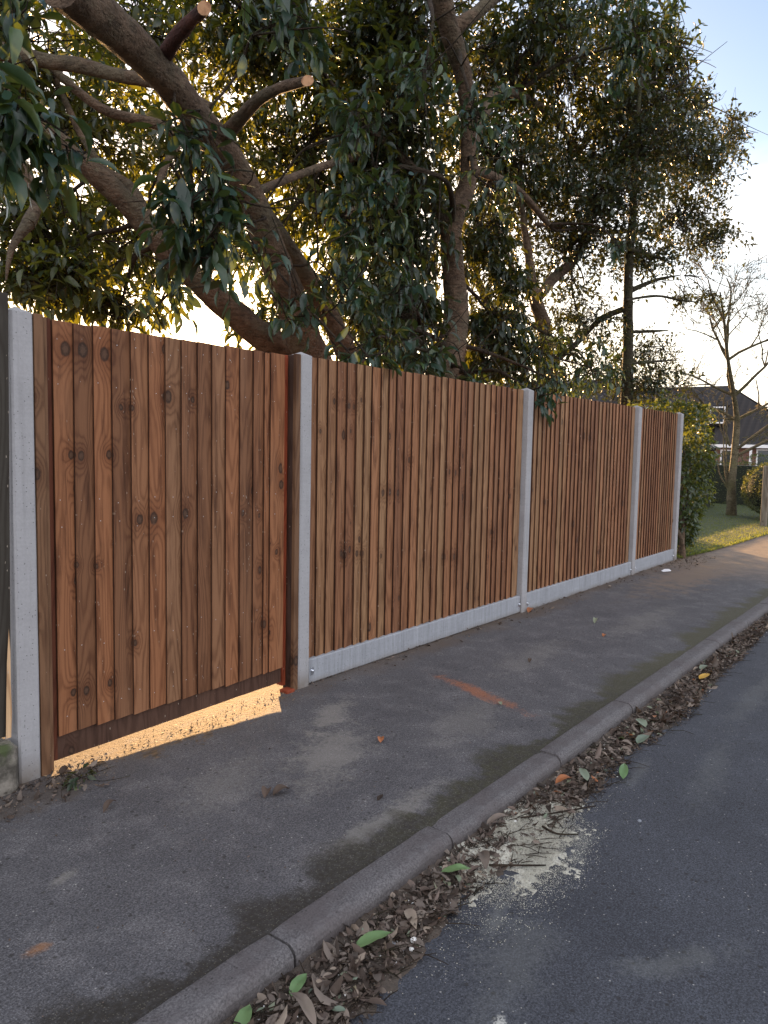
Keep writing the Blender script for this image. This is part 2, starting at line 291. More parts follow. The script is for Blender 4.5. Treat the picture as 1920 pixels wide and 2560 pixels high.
HEDGE_L = LM('hedge_leaf', (.008, .022, .011), (.015, .034, .013), (.04, .065, .018), .16, (.55, .6, .05))
YEW = LM('clipped_hedge_leaf', (.018, .03, .012), (.03, .042, .014), (.06, .07, .02), .25, (.4, .42, .05), rough=.6)
CONIF = LM('conifer_needles', (.05, .048, .025), (.07, .06, .03), (.09, .07, .035), .25, (.3, .25, .08), rough=.7)
GRASS = LM('grass_blade', (.035, .065, .012), (.05, .08, .015), (.09, .1, .03), .35, (.45, .5, .06), rough=.6)
DEAD = LM('dead_leaf', (.10, .08, .068), (.19, .155, .13), (.3, .24, .19), .15, (.3, .15, .05), rough=.65, spec=.3)
DEAD_DK = LM('dark_dead_leaf', (.035, .026, .021), (.09, .065, .052), (.17, .13, .11), .1, (.2, .1, .05), rough=.75, spec=.25)
PALEL = LM('pale_fallen_leaf', (.16, .2, .15), (.22, .24, .16), (.3, .25, .16), .15, (.3, .35, .1), rough=.5)
GREENL = LM('green_fallen_leaf', (.13, .22, .09), (.15, .24, .1), (.18, .26, .12), .15, (.3, .4, .1), rough=.42)
YELLOWL = LM('yellow_fallen_leaf', (.62, .36, .04), (.6, .33, .05), (.6, .36, .07), .2, (.7, .4, .05), rough=.5)
ORANGEL = LM('orange_dead_leaf', (.36, .13, .05), (.32, .12, .05), (.3, .12, .05), .2, (.5, .2, .05), rough=.6)

def bark_build(c1, c2, c3, sc=1.):
    def f(g, b, o):
        p = g.pos(); n = g.noise(p, 9 * sc, 5, .6); n2 = g.noise(p, 55 * sc, 4, .65); n3 = g.noise(p, 3.2, 3, .5)
        lt = g.vor(p, 34 * sc); x, y, z = g.sep(p)
        col = g.mix(g.ramp(n, .3, .7), c1, c2); col = g.mix(g.ramp(n3, .45, .65, 0., .7), col, c3)
        col = g.mix(g.ramp(n2, .5, .75, 0., .55), col, tuple(q * .35 for q in c1))
        col = g.mix(g.ramp(lt['Distance'], .08, .16, .35, 0.), col, tuple(q * 1.6 for q in c2))
        wr_ = g.noise(g.comb(g.m('MULTIPLY', x, 14.), g.m('MULTIPLY', y, 14.), g.m('MULTIPLY', z, 46.)), 1., 4, .6); li = g.noise(p, 16, 4, .7)
        col = g.mix(g.ramp(wr_, .52, .62, 0., .55), col, tuple(q * .4 for q in c1)); col = g.mix(g.ramp(li, .6, .68, 0., .5), col, tuple(min(1, q * 1.9) for q in c3))
        setp(g, b, col, .85, None, g.m('ADD', n2, g.m('SUBTRACT', g.m('MULTIPLY', n, 1.5), wr_)), 1., .022, .25)
    return f
BARK = mat('laurel_bark', bark_build((.07, .046, .03), (.145, .098, .065), (.085, .075, .048)))
BARK_RED = mat('peeling_red_bark', bark_build((.075, .03, .022), (.13, .05, .035), (.05, .025, .02), 2.))
BARK_GRN = mat('mossy_bark', bark_build((.03, .025, .016), (.06, .05, .03), (.045, .05, .018)))
BARK_LT = mat('pale_bare_bark', bark_build((.085, .07, .042), (.16, .135, .085), (.11, .1, .045)))
TWIG = mat('twig_bark', bark_build((.02, .013, .008), (.05, .034, .022), (.03, .028, .014)))
def cut_b(g, b, o):
    p = g.obj(); n = g.noise(p, 60, 3); v = g.noise(p, 25, 3)
    setp(g, b, g.mix(g.ramp(v, .4, .62), g.mix(n, (.5, .26, .13), (.62, .38, .22)), (.34, .17, .09)), .7)
CUT = mat('sawn_wood_face', cut_b)
def flat(name, col, rough=.5, metal=0., var=.15, sc=20):
    def f(g, b, o):
        n = g.noise(g.pos(), sc, 4)
        setp(g, b, g.mix(n, tuple(q * (1 - var) for q in col), tuple(min(1, q * (1 + var)) for q in col)), rough, metal)
    return mat(name, f)
STEEL = flat('zinc_steel', (.6, .63, .68), .3, 1.)
NAIL = flat('nail_head', (.42, .43, .45), .45, .3)
WHITE = flat('white_upvc', (.8, .8, .8), .4)
GLASS = flat('window_glass', (.04, .05, .06), .06, 0.)
RUST = flat('rust', (.2, .06, .03), .8)
PEBW = flat('white_pebble', (.6, .6, .58), .7)
PEBG = flat('grey_pebble', (.2, .22, .25), .7)
PAPER = flat('white_plastic', (.75, .77, .8), .5)
def tiles_b(g, b, o):
    p = g.obj(); x, y, z = g.sep(p)
    row = g.m('FRACT', g.m('MULTIPLY', z, 5.2)); colm = g.m('SINE', g.m('MULTIPLY', y, 21.)); n = g.noise(p, 3, 4); n2 = g.noise(p, 40, 2)
    c = g.mix(n, (.009, .008, .009), (.018, .015, .015)); c = g.mix(g.ramp(row, 0., .22, .75, 0.), c, (.009, .008, .009))
    c = g.mix(g.m('MULTIPLY', g.ramp(colm, -.2, .8), .5), c, (.03, .024, .022))
    setp(g, b, c, .85, None, g.m('ADD', row, g.m('MULTIPLY', colm, .3)), .8, .04)
TILES = mat('dark_roof_tiles', tiles_b)
def brick_b(g, b, o):
    t = g.n('ShaderNodeTexBrick'); x, y, z = g.sep(g.obj()); g.nt.links.new(g.comb(g.m('ADD', x, y), z, 0.), t.inputs['Vector'])
    for i, q in zip(('Color1', 'Color2', 'Mortar'), ((.22, .09, .055, 1), (.15, .06, .04, 1), (.2, .17, .15, 1))): t.inputs[i].default_value = q
    t.inputs['Scale'].default_value = 1.; t.inputs['Brick Width'].default_value = .225; t.inputs['Row Height'].default_value = .075; t.inputs['Mortar Size'].default_value = .01
    setp(g, b, t.outputs[0], .85)
BRICK = mat('red_brick', brick_b)
def lawn_b(g, b, o):
    p = g.pos(); n = g.noise(p, 2.5, 4); n2 = g.noise(p, 30, 3)
    c = g.mix(n, (.028, .045, .011), (.05, .065, .018)); c = g.mix(g.ramp(n2, .5, .7, 0., .5), c, (.05, .035, .02))
    setp(g, b, c, .9, None, n2, .8, .02)
LAWN = mat('lawn_turf', lawn_b)

# ------------------------------------------------------------------ object helpers
def tag(o, label=None, cat=None, group=None, kind=None):
    if label: o['label'] = label
    if cat: o['category'] = cat
    if group: o['group'] = group
    if kind: o['kind'] = kind
    return o
def empty(name, loc, label, cat, group=None):
    o = bpy.data.objects.new(name, None); C.objects.link(o); o.location = loc; o.empty_display_size = .2
    return tag(o, label, cat, group)
def abs_loc(o):
    v = Vector(o.location)
    while o.parent: o = o.parent; v += Vector(o.location)
    return v
class MB:
    def __init__(s): s.V = []; s.F = []; s.M = []; s.A = []; s.n = 0; s.S = []
    def add(s, V, F, mi=0, rnd=0., smooth=False):
        V = [tuple(v) for v in V]; s.V += V; s.F += [tuple(i + s.n for i in f) for f in F]; s.M += [mi] * len(F); s.S += [smooth] * len(F)
        s.A += [rnd] * len(V); s.n += len(V)
    def box(s, a, b, mi=0, bev=0.):
        (x0, y0, z0), (x1, y1, z1) = a, b
        if bev <= 0:
            V = [(x0, y0, z0), (x1, y0, z0), (x1, y1, z0), (x0, y1, z0), (x0, y0, z1), (x1, y0, z1), (x1, y1, z1), (x0, y1, z1)]
            s.add(V, [(0, 3, 2, 1), (4, 5, 6, 7), (0, 1, 5, 4), (1, 2, 6, 5), (2, 3, 7, 6), (3, 0, 4, 7)], mi)
        else:
            e = bev
            P = lambda z, i: [(x0 + i + e, y0 + i, z), (x1 - i - e, y0 + i, z), (x1 - i, y0 + i + e, z), (x1 - i, y1 - i - e, z), (x1 - i - e, y1 - i, z), (x0 + i + e, y1 - i, z), (x0 + i, y1 - i - e, z), (x0 + i, y0 + i + e, z)]
            V = P(z0, e) + P(z0 + e, 0) + P(z1 - e, 0) + P(z1, e)
            F = [tuple(range(7, -1, -1)), tuple(range(24, 32))]
            for r in range(3):
                for k in range(8): F.append((r * 8 + k, r * 8 + (k + 1) % 8, r * 8 + 8 + (k + 1) % 8, r * 8 + 8 + k))
            s.add(V, F, mi)
    def tube(s, P, R, n=8, mi=0, cap=True, capmi=None, wob=0., seed=0, smooth=True, sub=0):
        P = [Vector(p) for p in P]; R = list(R)
        if sub:
            Q, S2 = [], []
            for i in range(len(P) - 1):
                p0, p1, p2, p3 = P[max(i - 1, 0)], P[i], P[i + 1], P[min(i + 2, len(P) - 1)]
                for k in range(sub):
                    t = k / sub
                    Q.append(.5 * ((2 * p1) + (p2 - p0) * t + (2 * p0 - 5 * p1 + 4 * p2 - p3) * t * t + (3 * p1 - p0 - 3 * p2 + p3) * t ** 3))
                    S2.append(R[i] * (1 - t) + R[i + 1] * t)
            Q.append(P[-1]); S2.append(R[-1]); P, R = Q, S2
        V = []; T = (P[1] - P[0]).normalized(); N = T.orthogonal().normalized()
        for i, p in enumerate(P):
            T2 = (P[min(i + 1, len(P) - 1)] - P[max(i - 1, 0)]).normalized()
            N = (N - T2 * N.dot(T2)).normalized(); B = T2.cross(N)
            for k in range(n):
                a = 2 * math.pi * k / n; d = N * math.cos(a) + B * math.sin(a); r = R[i]
                if wob: r *= 1 + wob * (mnoise.noise((p + d * R[i]) * 7 + Vector((seed, 0, 0))) + .5 * mnoise.noise((p + d * R[i]) * 19 + Vector((seed, 0, 0))))
                V.append(p + d * r)
        F = [(i * n + k, i * n + (k + 1) % n, (i + 1) * n + (k + 1) % n, (i + 1) * n + k) for i in range(len(P) - 1) for k in range(n)]
        s.add(V, F, mi, smooth=smooth)
        if cap:
            L = len(V); s.add(V[:n], [tuple(range(n - 1, -1, -1))], mi); s.add(V[L - n:], [tuple(range(n))], mi if capmi is None else capmi)
    def arrays(s, V, F, nper, mi=0, rnd=None, smooth=True):
        """V (k,n,3) instances of a template with faces F"""
        k = V.shape[0]
        for j in range(0): pass
        s.bulk = getattr(s, 'bulk', []); s.bulk.append((V, F, mi, rnd, smooth))
    def build(s, name, mats, parent=None, loc=None):
        base = Vector(loc) if loc is not None else (abs_loc(parent) if parent else Vector((0, 0, 0)))
        me = bpy.data.meshes.new(name)
        V = np.array(s.V, dtype=np.float32).reshape(-1, 3); A = np.array(s.A, dtype=np.float32)
        ls = [len(f) for f in s.F]; lv = [i for f in s.F for i in f]; M = list(s.M); S = list(s.S)
        Vs = [V]; As = [A]; LS = [np.array(ls, dtype=np.int32)]; LV = [np.array(lv, dtype=np.int32)]; MS = [np.array(M, dtype=np.int32)]; SS = [np.array(S, dtype=bool)]
        off = len(V)
        for (BV, BF, mi, rnd, sm) in getattr(s, 'bulk', []):
            k, n, _ = BV.shape; Vs.append(BV.reshape(-1, 3).astype(np.float32))
            As.append(np.repeat(rnd if rnd is not None else np.zeros(k), n).astype(np.float32))
            fl = np.array([len(f) for f in BF], dtype=np.int32); fv = np.array([i for f in BF for i in f], dtype=np.int32)
            LS.append(np.tile(fl, k)); LV.append((fv[None, :] + (off + np.arange(k) * n)[:, None]).reshape(-1).astype(np.int32))
            MS.append(np.full(k * len(BF), mi, dtype=np.int32)); SS.append(np.full(k * len(BF), sm)); off += k * n
        V = np.concatenate(Vs); A = np.concatenate(As); LS = np.concatenate(LS); LV = np.concatenate(LV); MS = np.concatenate(MS); SS = np.concatenate(SS)
        V = V - np.array(base, dtype=np.float32)
        me.vertices.add(len(V)); me.vertices.foreach_set('co', V.reshape(-1))
        me.loops.add(len(LV)); me.loops.foreach_set('vertex_index', LV)
        me.polygons.add(len(LS)); st = np.concatenate([[0], np.cumsum(LS)[:-1]]).astype(np.int32)
        me.polygons.foreach_set('loop_start', st); me.polygons.foreach_set('loop_total', LS)
        me.polygons.foreach_set('material_index', MS); me.polygons.foreach_set('use_smooth', SS)
        a = me.attributes.new('rnd', 'FLOAT', 'POINT'); a.data.foreach_set('value', A)
        for mt in (mats if isinstance(mats, (list, tuple)) else [mats]): me.materials.append(mt)
        me.update(); me.validate()
        o = bpy.data.objects.new(name, me); C.objects.link(o)
        if parent: o.parent = parent
        elif loc is not None: o.location = base
        return o

rng = np.random.default_rng(7); rnd = random.Random(5)
# ------------------------------------------------------------------ ground, road, pavement, kerb
def grid(name, x0, x1, y0, y1, nx, ny, zf, mt, kind='structure'):
    b = MB(); xs = [x0 + (x1 - x0) * i / nx for i in range(nx + 1)]; ys = [y0 + (y1 - y0) * j / ny for j in range(ny + 1)]
    b.add([(x, y, zf(x, y)) for y in ys for x in xs], [(j * (nx + 1) + i, j * (nx + 1) + i + 1, (j + 1) * (nx + 1) + i + 1, (j + 1) * (nx + 1) + i) for j in range(ny) for i in range(nx)], 0, smooth=True)
    o = b.build(name, mt); tag(o, kind=kind); return o
RZ = -.078
def soil2(g, b, o):
    p = g.pos(); n = g.noise(p, 3, 5); setp(g, b, g.mix(n, (.035, .04, .018), (.07, .065, .035)), .95, None, n, .5, .05)
grid('ground', -300, 300, -300, 300, 2, 2, lambda x, y: -.13, mat('rough_ground', soil2))
grid('road', -6, 60, -9, -1.57, 60, 8, lambda x, y: RZ - .004 * math.sin(x * 1.3), ROAD)
def pave_z(x, y): return -.012 * max(0, min(1, (y + .1) / .5)) * 0 + .0025 * mnoise.noise(Vector((x * 1.5, y * 1.5, 3)))
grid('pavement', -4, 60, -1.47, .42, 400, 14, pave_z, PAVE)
grid('garden_soil', -8, 10.6, .42, 14, 2, 2, lambda x, y: -.004, SOIL)
kb = MB(); xk = -1.3; kw = .915
joints = [-.37, .54, 1.455, 2.26, 3.17, 4.09, 5.0, 5.92, 6.83, 7.75]; 
while joints[-1] < 40: joints.append(joints[-1] + .915)
prof = [(-1.460, -.12), (-1.460, .0035), (-1.468, .005), (-1.538, .004), (-1.552, -.001), (-1.563, -.011), (-1.569, -.024), (-1.574, -.12)]
for i in range(len(joints) - 1):
    a, c = joints[i] + .0045, joints[i + 1] - .0045; dz = rnd.uniform(-.003, .003); dy = rnd.uniform(-.002, .002); n = 14; V = []; F = []
    for k in range(n + 1):
        x = a + (c - a) * k / n; e = 0 if 0 < k < n else 1
        for (yy, zz) in prof:
            q = mnoise.noise(Vector((x * 6, yy * 9, zz * 9))) * .0022
            V.append((x, yy + dy + q + (.004 * e if yy < -1.54 else 0), zz + dz + (q - (.003 * e) if zz > -.1 else 0)))
    m_ = len(prof)
    for k in range(n):
        for j in range(m_ - 1): F.append((k * m_ + j, k * m_ + j + 1, (k + 1) * m_ + j + 1, (k + 1) * m_ + j))
    F.append(tuple(range(m_))); F.append(tuple(n * m_ + j for j in range(m_ - 1, -1, -1)))
    kb.add(V, F, 0, smooth=False)
tag(kb.build('kerb', KERB), kind='structure')

# ------------------------------------------------------------------ leaves
LT = []   # laurel leaf template: x along, y across, z up
for (t, wd, dr) in ((.0, 0, 0), (.22, .72, -.01), (.5, 1., -.05), (.78, .72, -.14), (1., 0, -.3)):
    if wd == 0: LT.append((t, 0, dr))
    else: LT += [(t, -wd * .5, dr + wd * .09), (t, 0, dr), (t, wd * .5, dr + wd * .09)]
LT = np.array(LT)
LF = [(0, 2, 1), (0, 3, 2), (1, 2, 5, 4), (2, 3, 6, 5), (4, 5, 8, 7), (5, 6, 9, 8), (7, 8, 10), (8, 9, 10)]
ST = np.array([(0, 0, 0), (.5, -.5, .08), (.55, 0, 0), (.5, .5, .08), (1, 0, -.12)]); SF = [(0, 2, 1), (0, 3, 2), (1, 2, 4), (2, 3, 4)]
def nrm(v): return v / np.maximum(np.linalg.norm(v, axis=-1, keepdims=True), 1e-9)
def place(T, pos, axis, up, length, width, curl=None):
    a = nrm(axis); s = nrm(np.cross(up, a)); n = np.cross(a, s)
    zc = T[:, 2] if curl is None else None
    X = T[None, :, 0, None] * length[:, None, None] * a[:, None, :]; Y = T[None, :, 1, None] * width[:, None, None] * s[:, None, :]
    Zs = (T[None, :, 2] * (np.ones(len(pos))[:, None] if curl is None else curl[:, None])) * length[:, None]
    return pos[:, None, :] + X + Y + Zs[:, :, None] * n[:, None, :]
def sprays(c, out, L, leaflen, nleaf, droop, T, wr=.36):
    n = len(c); t = nrm(rng.normal(size=(n, 3)) * .7 + out * .6 + np.array([0, 0, -.15 - droop * .5])); L = L * rng.uniform(.6, 1.3, n)
    s = c - t * L[:, None] * .5; P = []; Ax = []; Up = []; Ln = []; R = []
    ref = nrm(np.cross(t, rng.normal(size=(n, 3)))); ref2 = np.cross(t, ref); spr = rng.random(n)
    for k in range(nleaf):
        u = (k + .6) / nleaf * .85 + .15; ang = k * 2.4 + rng.uniform(-.4, .4, n)
        rad = ref * np.cos(ang)[:, None] + ref2 * np.sin(ang)[:, None]
        P.append(s + t * (L * u)[:, None] - np.array([0, 0, 1]) * (L * .15 * u * u)[:, None])
        a = nrm(rad * .8 + t * (.45 + .9 * (k == nleaf - 1)) + np.array([0, 0, -droop * .8]) + rng.normal(size=(n, 3)) * .32); Ax.append(a)
        Up.append(np.array([0, 0, 1]) + rad * .3 + rng.normal(size=(n, 3)) * .35)
        Ln.append(leaflen * rng.uniform(.5, 1.2, n)); R.append(np.clip(spr * .6 + rng.random(n) * .4, 0, 1))
    P, Ax, Up, Ln, R = map(np.concatenate, (P, Ax, Up, Ln, R))
    return s, t, L, place(T, P, Ax, Up, Ln, Ln * wr * rng.uniform(.8, 1.15, len(Ln)), rng.uniform(-.3, 2.4, len(Ln))), R
VR = np.array([.62, -.785, 0]); VF = np.array([.785, .62, 0])
def crown(blobs, mats_near, nleaf, T, F, L=.34, wr=.4, tw=.0035, dens=1., neard=9.):
    """returns (MB of leaves, MB of twigs, list of blob centres)"""
    lb, tb, cs = MB(), MB(), []
    for (x, y, z, a, b, c, n, ll, dr) in blobs:
        n = int(n * (dens if y >= 1.05 else min(dens, neard))); c0 = np.array([x, y, z]); q = nrm(rng.normal(size=(n, 3))) * (rng.random((n, 1)) ** .45)
        if y < 1.0: q[:, 1] = np.where(y + q[:, 1] * b < -.35, 0, q[:, 1])
        P = c0 + q[:, :1] * a * VR + q[:, 1:2] * b * VF + q[:, 2:] * c * np.array([0, 0, 1])
        out = nrm(q[:, :1] * VR + q[:, 1:2] * VF + q[:, 2:] * np.array([0, 0, 1]))
        s, t, LL, V, R = sprays(P, out, L * (ll / .12), ll, nleaf, dr, T, wr)
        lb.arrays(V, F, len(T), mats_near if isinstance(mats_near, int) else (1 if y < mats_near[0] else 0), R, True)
        cs.append(c0)
        for i in range(n):   # twig back towards the blob's own branch
            h = c0 + (P[i] - c0) * .25 + rng.normal(size=3) * .06
            mid = (h + s[i]) * .5 + np.array([0, 0, -.04]) + rng.normal(size=3) * .05
            e = s[i] + t[i] * LL[i]; e2 = s[i] + t[i] * LL[i] * .5 - np.array([0, 0, LL[i] * .03])
            tb.tube([h, mid, s[i], e2, e - np.array([0, 0, LL[i] * .15])], [tw * 1.7, tw * 1.4, tw, tw * .7, tw * .4], 3, 0, cap=False)
    return lb, tb, cs
def branches(tb, stems, cs, r0=.03, seed=3, shoots=5):
    pts = [(Vector(p[:3]), p[3]) for st in stems for p in st if p[2] > 1.9]
    rr = random.Random(seed)
    for c in cs:
        c = Vector(c); best = sorted(pts, key=lambda q: (q[0] - c).length + rr.random() * .25)[0]
        a = best[0]; L = (c - a).length
        if L < .15: continue
        dn = (c - a).normalized(); k = max(3, int(L / .35)); P = []; R = []
        for i in range(k + 1):
            u = i / k; o = Vector((rr.gauss(0, 1), rr.gauss(0, 1), rr.gauss(0, 1))) * .07 * L * math.sin(u * math.pi)
            P.append(a + (c - a) * u + o + Vector((0, 0, .12 * L * math.sin(u * math.pi)))); R.append(min(best[1] * .6, r0) * (1 - u) + .007 * u)
        tb.tube(P, R, 6, 0, sub=3, wob=.15, seed=seed)
        for _ in range(shoots):    # side shoots
            j = rr.randrange(1, k + 1); d = (dn + Vector((rr.gauss(0, 1), rr.gauss(0, 1), rr.gauss(0, .8)))).normalized() * rr.uniform(.3, .8)
            if (P[j] + d).z < 2.3: d.z = abs(d.z)
            m1 = P[j] + d * .5 + Vector((rr.gauss(0, .05), rr.gauss(0, .05), rr.gauss(0, .05)))
            tb.tube([P[j], m1, P[j] + d], [.008, .005, .003], 4, 0, cap=False, sub=3)

stem_a=[(4.463, 1.1, 1.856, 0.139), (4.248, 1.05, 2.132, 0.131), (4.078, 1.0, 2.337, 0.121), (3.804, 0.92, 2.611, 0.107), (3.541, 0.82, 2.85, 0.098), (3.216, 0.72, 3.082, 0.089), (2.922, 0.62, 3.17, 0.088), (2.627, 0.5, 3.236, 0.086), (2.326, 0.38, 3.269, 0.089), (2.058, 0.26, 3.262, 0.092), (1.806, 0.15, 3.243, 0.092)]
stem_b=[(4.654, 1.45, 1.882, 0.128), (4.326, 1.4, 2.118, 0.117), (4.05, 1.42, 2.252, 0.102), (3.802, 1.45, 2.393, 0.092), (3.554, 1.5, 2.552, 0.083), (3.323, 1.55, 2.729, 0.078), (3.078, 1.6, 2.966, 0.071), (2.852, 1.65, 3.114, 0.066), (2.615, 1.7, 3.269, 0.06), (2.374, 1.8, 3.443, 0.058), (2.149, 1.9, 3.564, 0.052)]
stem_c=[(5.224, 1.3, 1.92, 0.099), (4.977, 1.3, 2.201, 0.091), (4.722, 1.28, 2.489, 0.081), (4.398, 1.22, 2.706, 0.072), (4.038, 1.12, 2.88, 0.061), (3.746, 1.0, 2.982, 0.049)]
limb_l1=[(2.334, 1.9, 3.706, 0.053), (2.572, 1.7, 3.675, 0.048), (2.714, 1.5, 3.641, 0.044), (2.855, 1.3, 3.584, 0.041), (3.054, 1.1, 3.548, 0.037), (3.213, 0.9, 3.426, 0.032)]
limb_l2=[(3.325, 0.9, 3.2, 0.028), (3.363, 1.3, 3.372, 0.034), (3.259, 1.5, 3.485, 0.037), (2.974, 1.7, 3.536, 0.031), (2.709, 1.9, 3.785, 0.025)]
limb_l3=[(3.323, 1.55, 2.729, 0.041), (3.335, 1.7, 2.942, 0.036), (3.347, 1.9, 3.17, 0.034), (3.256, 2.1, 3.32, 0.028), (3.195, 2.3, 3.592, 0.026), (3.133, 2.5, 3.979, 0.02)]
limb_l4=[(3.554, 1.5, 2.552, 0.031), (3.648, 1.8, 2.978, 0.026), (3.584, 1.9, 3.206, 0.026), (3.806, 2.1, 3.539, 0.025), (4.277, 2.3, 4.039, 0.02)]
limb_l5=[(2.211, 1.2, 2.545, 0.037), (2.324, 1.3, 2.718, 0.034), (2.3, 1.4, 2.882, 0.032), (2.308, 1.5, 3.015, 0.03), (2.18, 1.6, 3.17, 0.027)]
limb_l6=[(2.034, 1.1, 2.205, 0.005), (2.095, 1.15, 2.387, 0.017), (2.211, 1.2, 2.545, 0.033)]
stub_a=[(2.548, 0.5, 3.305, 0.037), (2.476, 0.3, 3.325, 0.037), (2.414, 0.1, 3.332, 0.031), (2.342, -0.1, 3.305, 0.028)]
stub_b=[(3.081, 0.66, 3.138, 0.051), (3.017, 0.46, 3.154, 0.04), (2.939, 0.2, 3.192, 0.034), (2.869, -0.05, 3.173, 0.027), (2.847, -0.25, 3.146, 0.025)]
limb_m1=[(5.091, 1.6, 3.287, 0.045), (5.522, 1.6, 3.529, 0.04), (5.872, 1.6, 3.763, 0.041)]
limb_m2=[(3.69, 1.0, 3.073, 0.03), (4.589, 1.5, 3.527, 0.032), (5.523, 1.8, 3.99, 0.037), (6.509, 2.0, 4.404, 0.033)]
stem_d=[(6.349, 1.25, 1.81, 0.181), (6.456, 1.25, 2.13, 0.166), (6.574, 1.25, 2.417, 0.148), (6.633, 1.25, 2.739, 0.128), (6.571, 1.25, 3.08, 0.111), (6.463, 1.22, 3.4, 0.105), (6.439, 1.2, 3.542, 0.108), (6.596, 1.15, 3.913, 0.086), (6.55, 1.1, 4.191, 0.081), (6.451, 1.05, 4.48, 0.08), (6.268, 1.0, 4.761, 0.077), (6.007, 0.95, 4.956, 0.089), (5.746, 0.9, 5.129, 0.089), (5.582, 0.85, 5.294, 0.087)]
fork_d1=[(6.522, 1.25, 3.455, 0.09), (6.486, 1.4, 3.776, 0.071), (6.38, 1.5, 3.957, 0.059), (6.177, 1.6, 4.144, 0.05), (5.988, 1.8, 4.351, 0.042), (5.743, 2.0, 4.645, 0.034)]
fork_d2=[(5.968, 0.95, 5.059, 0.064), (6.102, 0.85, 5.186, 0.06), (6.305, 0.75, 5.398, 0.057), (6.556, 0.65, 5.618, 0.051)]
fork_d3=[(6.552, 1.1, 4.154, 0.054), (7.301, 1.3, 5.066, 0.054), (8.188, 1.5, 5.457, 0.051), (9.546, 1.7, 5.723, 0.047), (10.915, 1.9, 5.73, 0.041)]
fork_d4=[(6.505, 1.1, 4.066, 0.046), (7.178, 1.2, 4.201, 0.046), (7.987, 1.3, 4.274, 0.041), (8.826, 1.35, 4.129, 0.034)]
stem_d_back=[(7.516, 1.7, 2.019, 0.104), (7.714, 1.7, 2.398, 0.101), (8.009, 1.75, 2.71, 0.085), (8.318, 1.8, 2.991, 0.058), (8.365, 2.1, 3.559, 0.049), (8.48, 2.3, 3.999, 0.04)]
stem_e=[(9.596, 1.6, 1.999, 0.107), (9.486, 1.6, 2.571, 0.095), (9.266, 1.6, 3.061, 0.093), (9.016, 1.6, 3.324, 0.081), (8.934, 1.65, 3.809, 0.05), (8.872, 1.7, 4.194, 0.04), (8.917, 1.8, 4.758, 0.03), (9.165, 1.9, 5.493, 0.021)]
fork_e1=[(9.13, 1.6, 3.318, 0.067), (9.575, 1.6, 3.65, 0.069), (10.008, 1.55, 3.936, 0.071), (10.289, 1.5, 4.282, 0.066), (10.421, 1.5, 4.744, 0.056), (10.423, 1.5, 5.389, 0.039), (10.631, 1.5, 6.099, 0.011)]
fork_e2=[(9.076, 1.6, 3.284, 0.051), (8.708, 1.7, 3.527, 0.04), (8.506, 1.8, 3.933, 0.034), (8.305, 1.9, 4.467, 0.024)]
limb_e3=[(9.001, 1.6, 4.209, 0.025), (10.566, 1.4, 4.438, 0.034), (11.59, 1.2, 4.641, 0.03), (12.986, 1.1, 4.755, 0.013)]
stem_f=[(10.675, 0.95, 1.992, 0.09), (10.663, 0.95, 2.324, 0.084), (10.624, 0.95, 2.87, 0.072), (10.473, 0.92, 3.389, 0.065), (10.382, 0.9, 3.901, 0.059), (10.433, 0.9, 4.437, 0.054), (10.312, 0.85, 4.968, 0.045), (10.185, 0.8, 5.528, 0.036), (10.228, 0.8, 6.093, 0.026), (10.169, 0.75, 6.551, 0.015)]
fork_f1=[(10.546, 0.9, 3.586, 0.038), (10.907, 0.7, 3.762, 0.025), (11.31, 0.5, 3.879, 0.006)]
fork_f2=[(10.68, 0.95, 3.042, 0.025), (10.844, 0.7, 3.055, 0.022), (10.937, 0.5, 3.063, 0.006)]
fork_f3=[(9.758, 0.9, 4.029, 0.031), (10.508, 0.8, 4.072, 0.032), (10.928, 0.5, 3.985, 0.005)]
fork_f4=[(10.659, 0.95, 2.6, 0.022), (11.035, 0.8, 2.657, 0.023), (11.652, 0.6, 2.736, 0.006)]
fork_f5=[(10.353, 0.9, 3.421, 0.019), (10.939, 0.7, 3.55, 0.019), (11.038, 0.4, 3.482, 0.014), (11.09, 0.2, 3.443, 0.008)]
fork_f6=[(10.636, 1.0, 3.367, 0.044), (10.454, 1.3, 3.203, 0.039), (10.133, 1.5, 2.849, 0.039), (9.853, 1.6, 2.635, 0.038)]
bare=[(18.122, 1.2, -0.042, 0.106), (17.995, 1.2, 0.811, 0.096), (18.116, 1.2, 1.511, 0.088), (18.114, 1.2, 2.122, 0.074), (17.749, 1.2, 2.619, 0.056), (17.081, 1.2, 3.314, 0.041), (16.593, 1.2, 4.059, 0.028), (16.18, 1.2, 4.541, 0.016)]

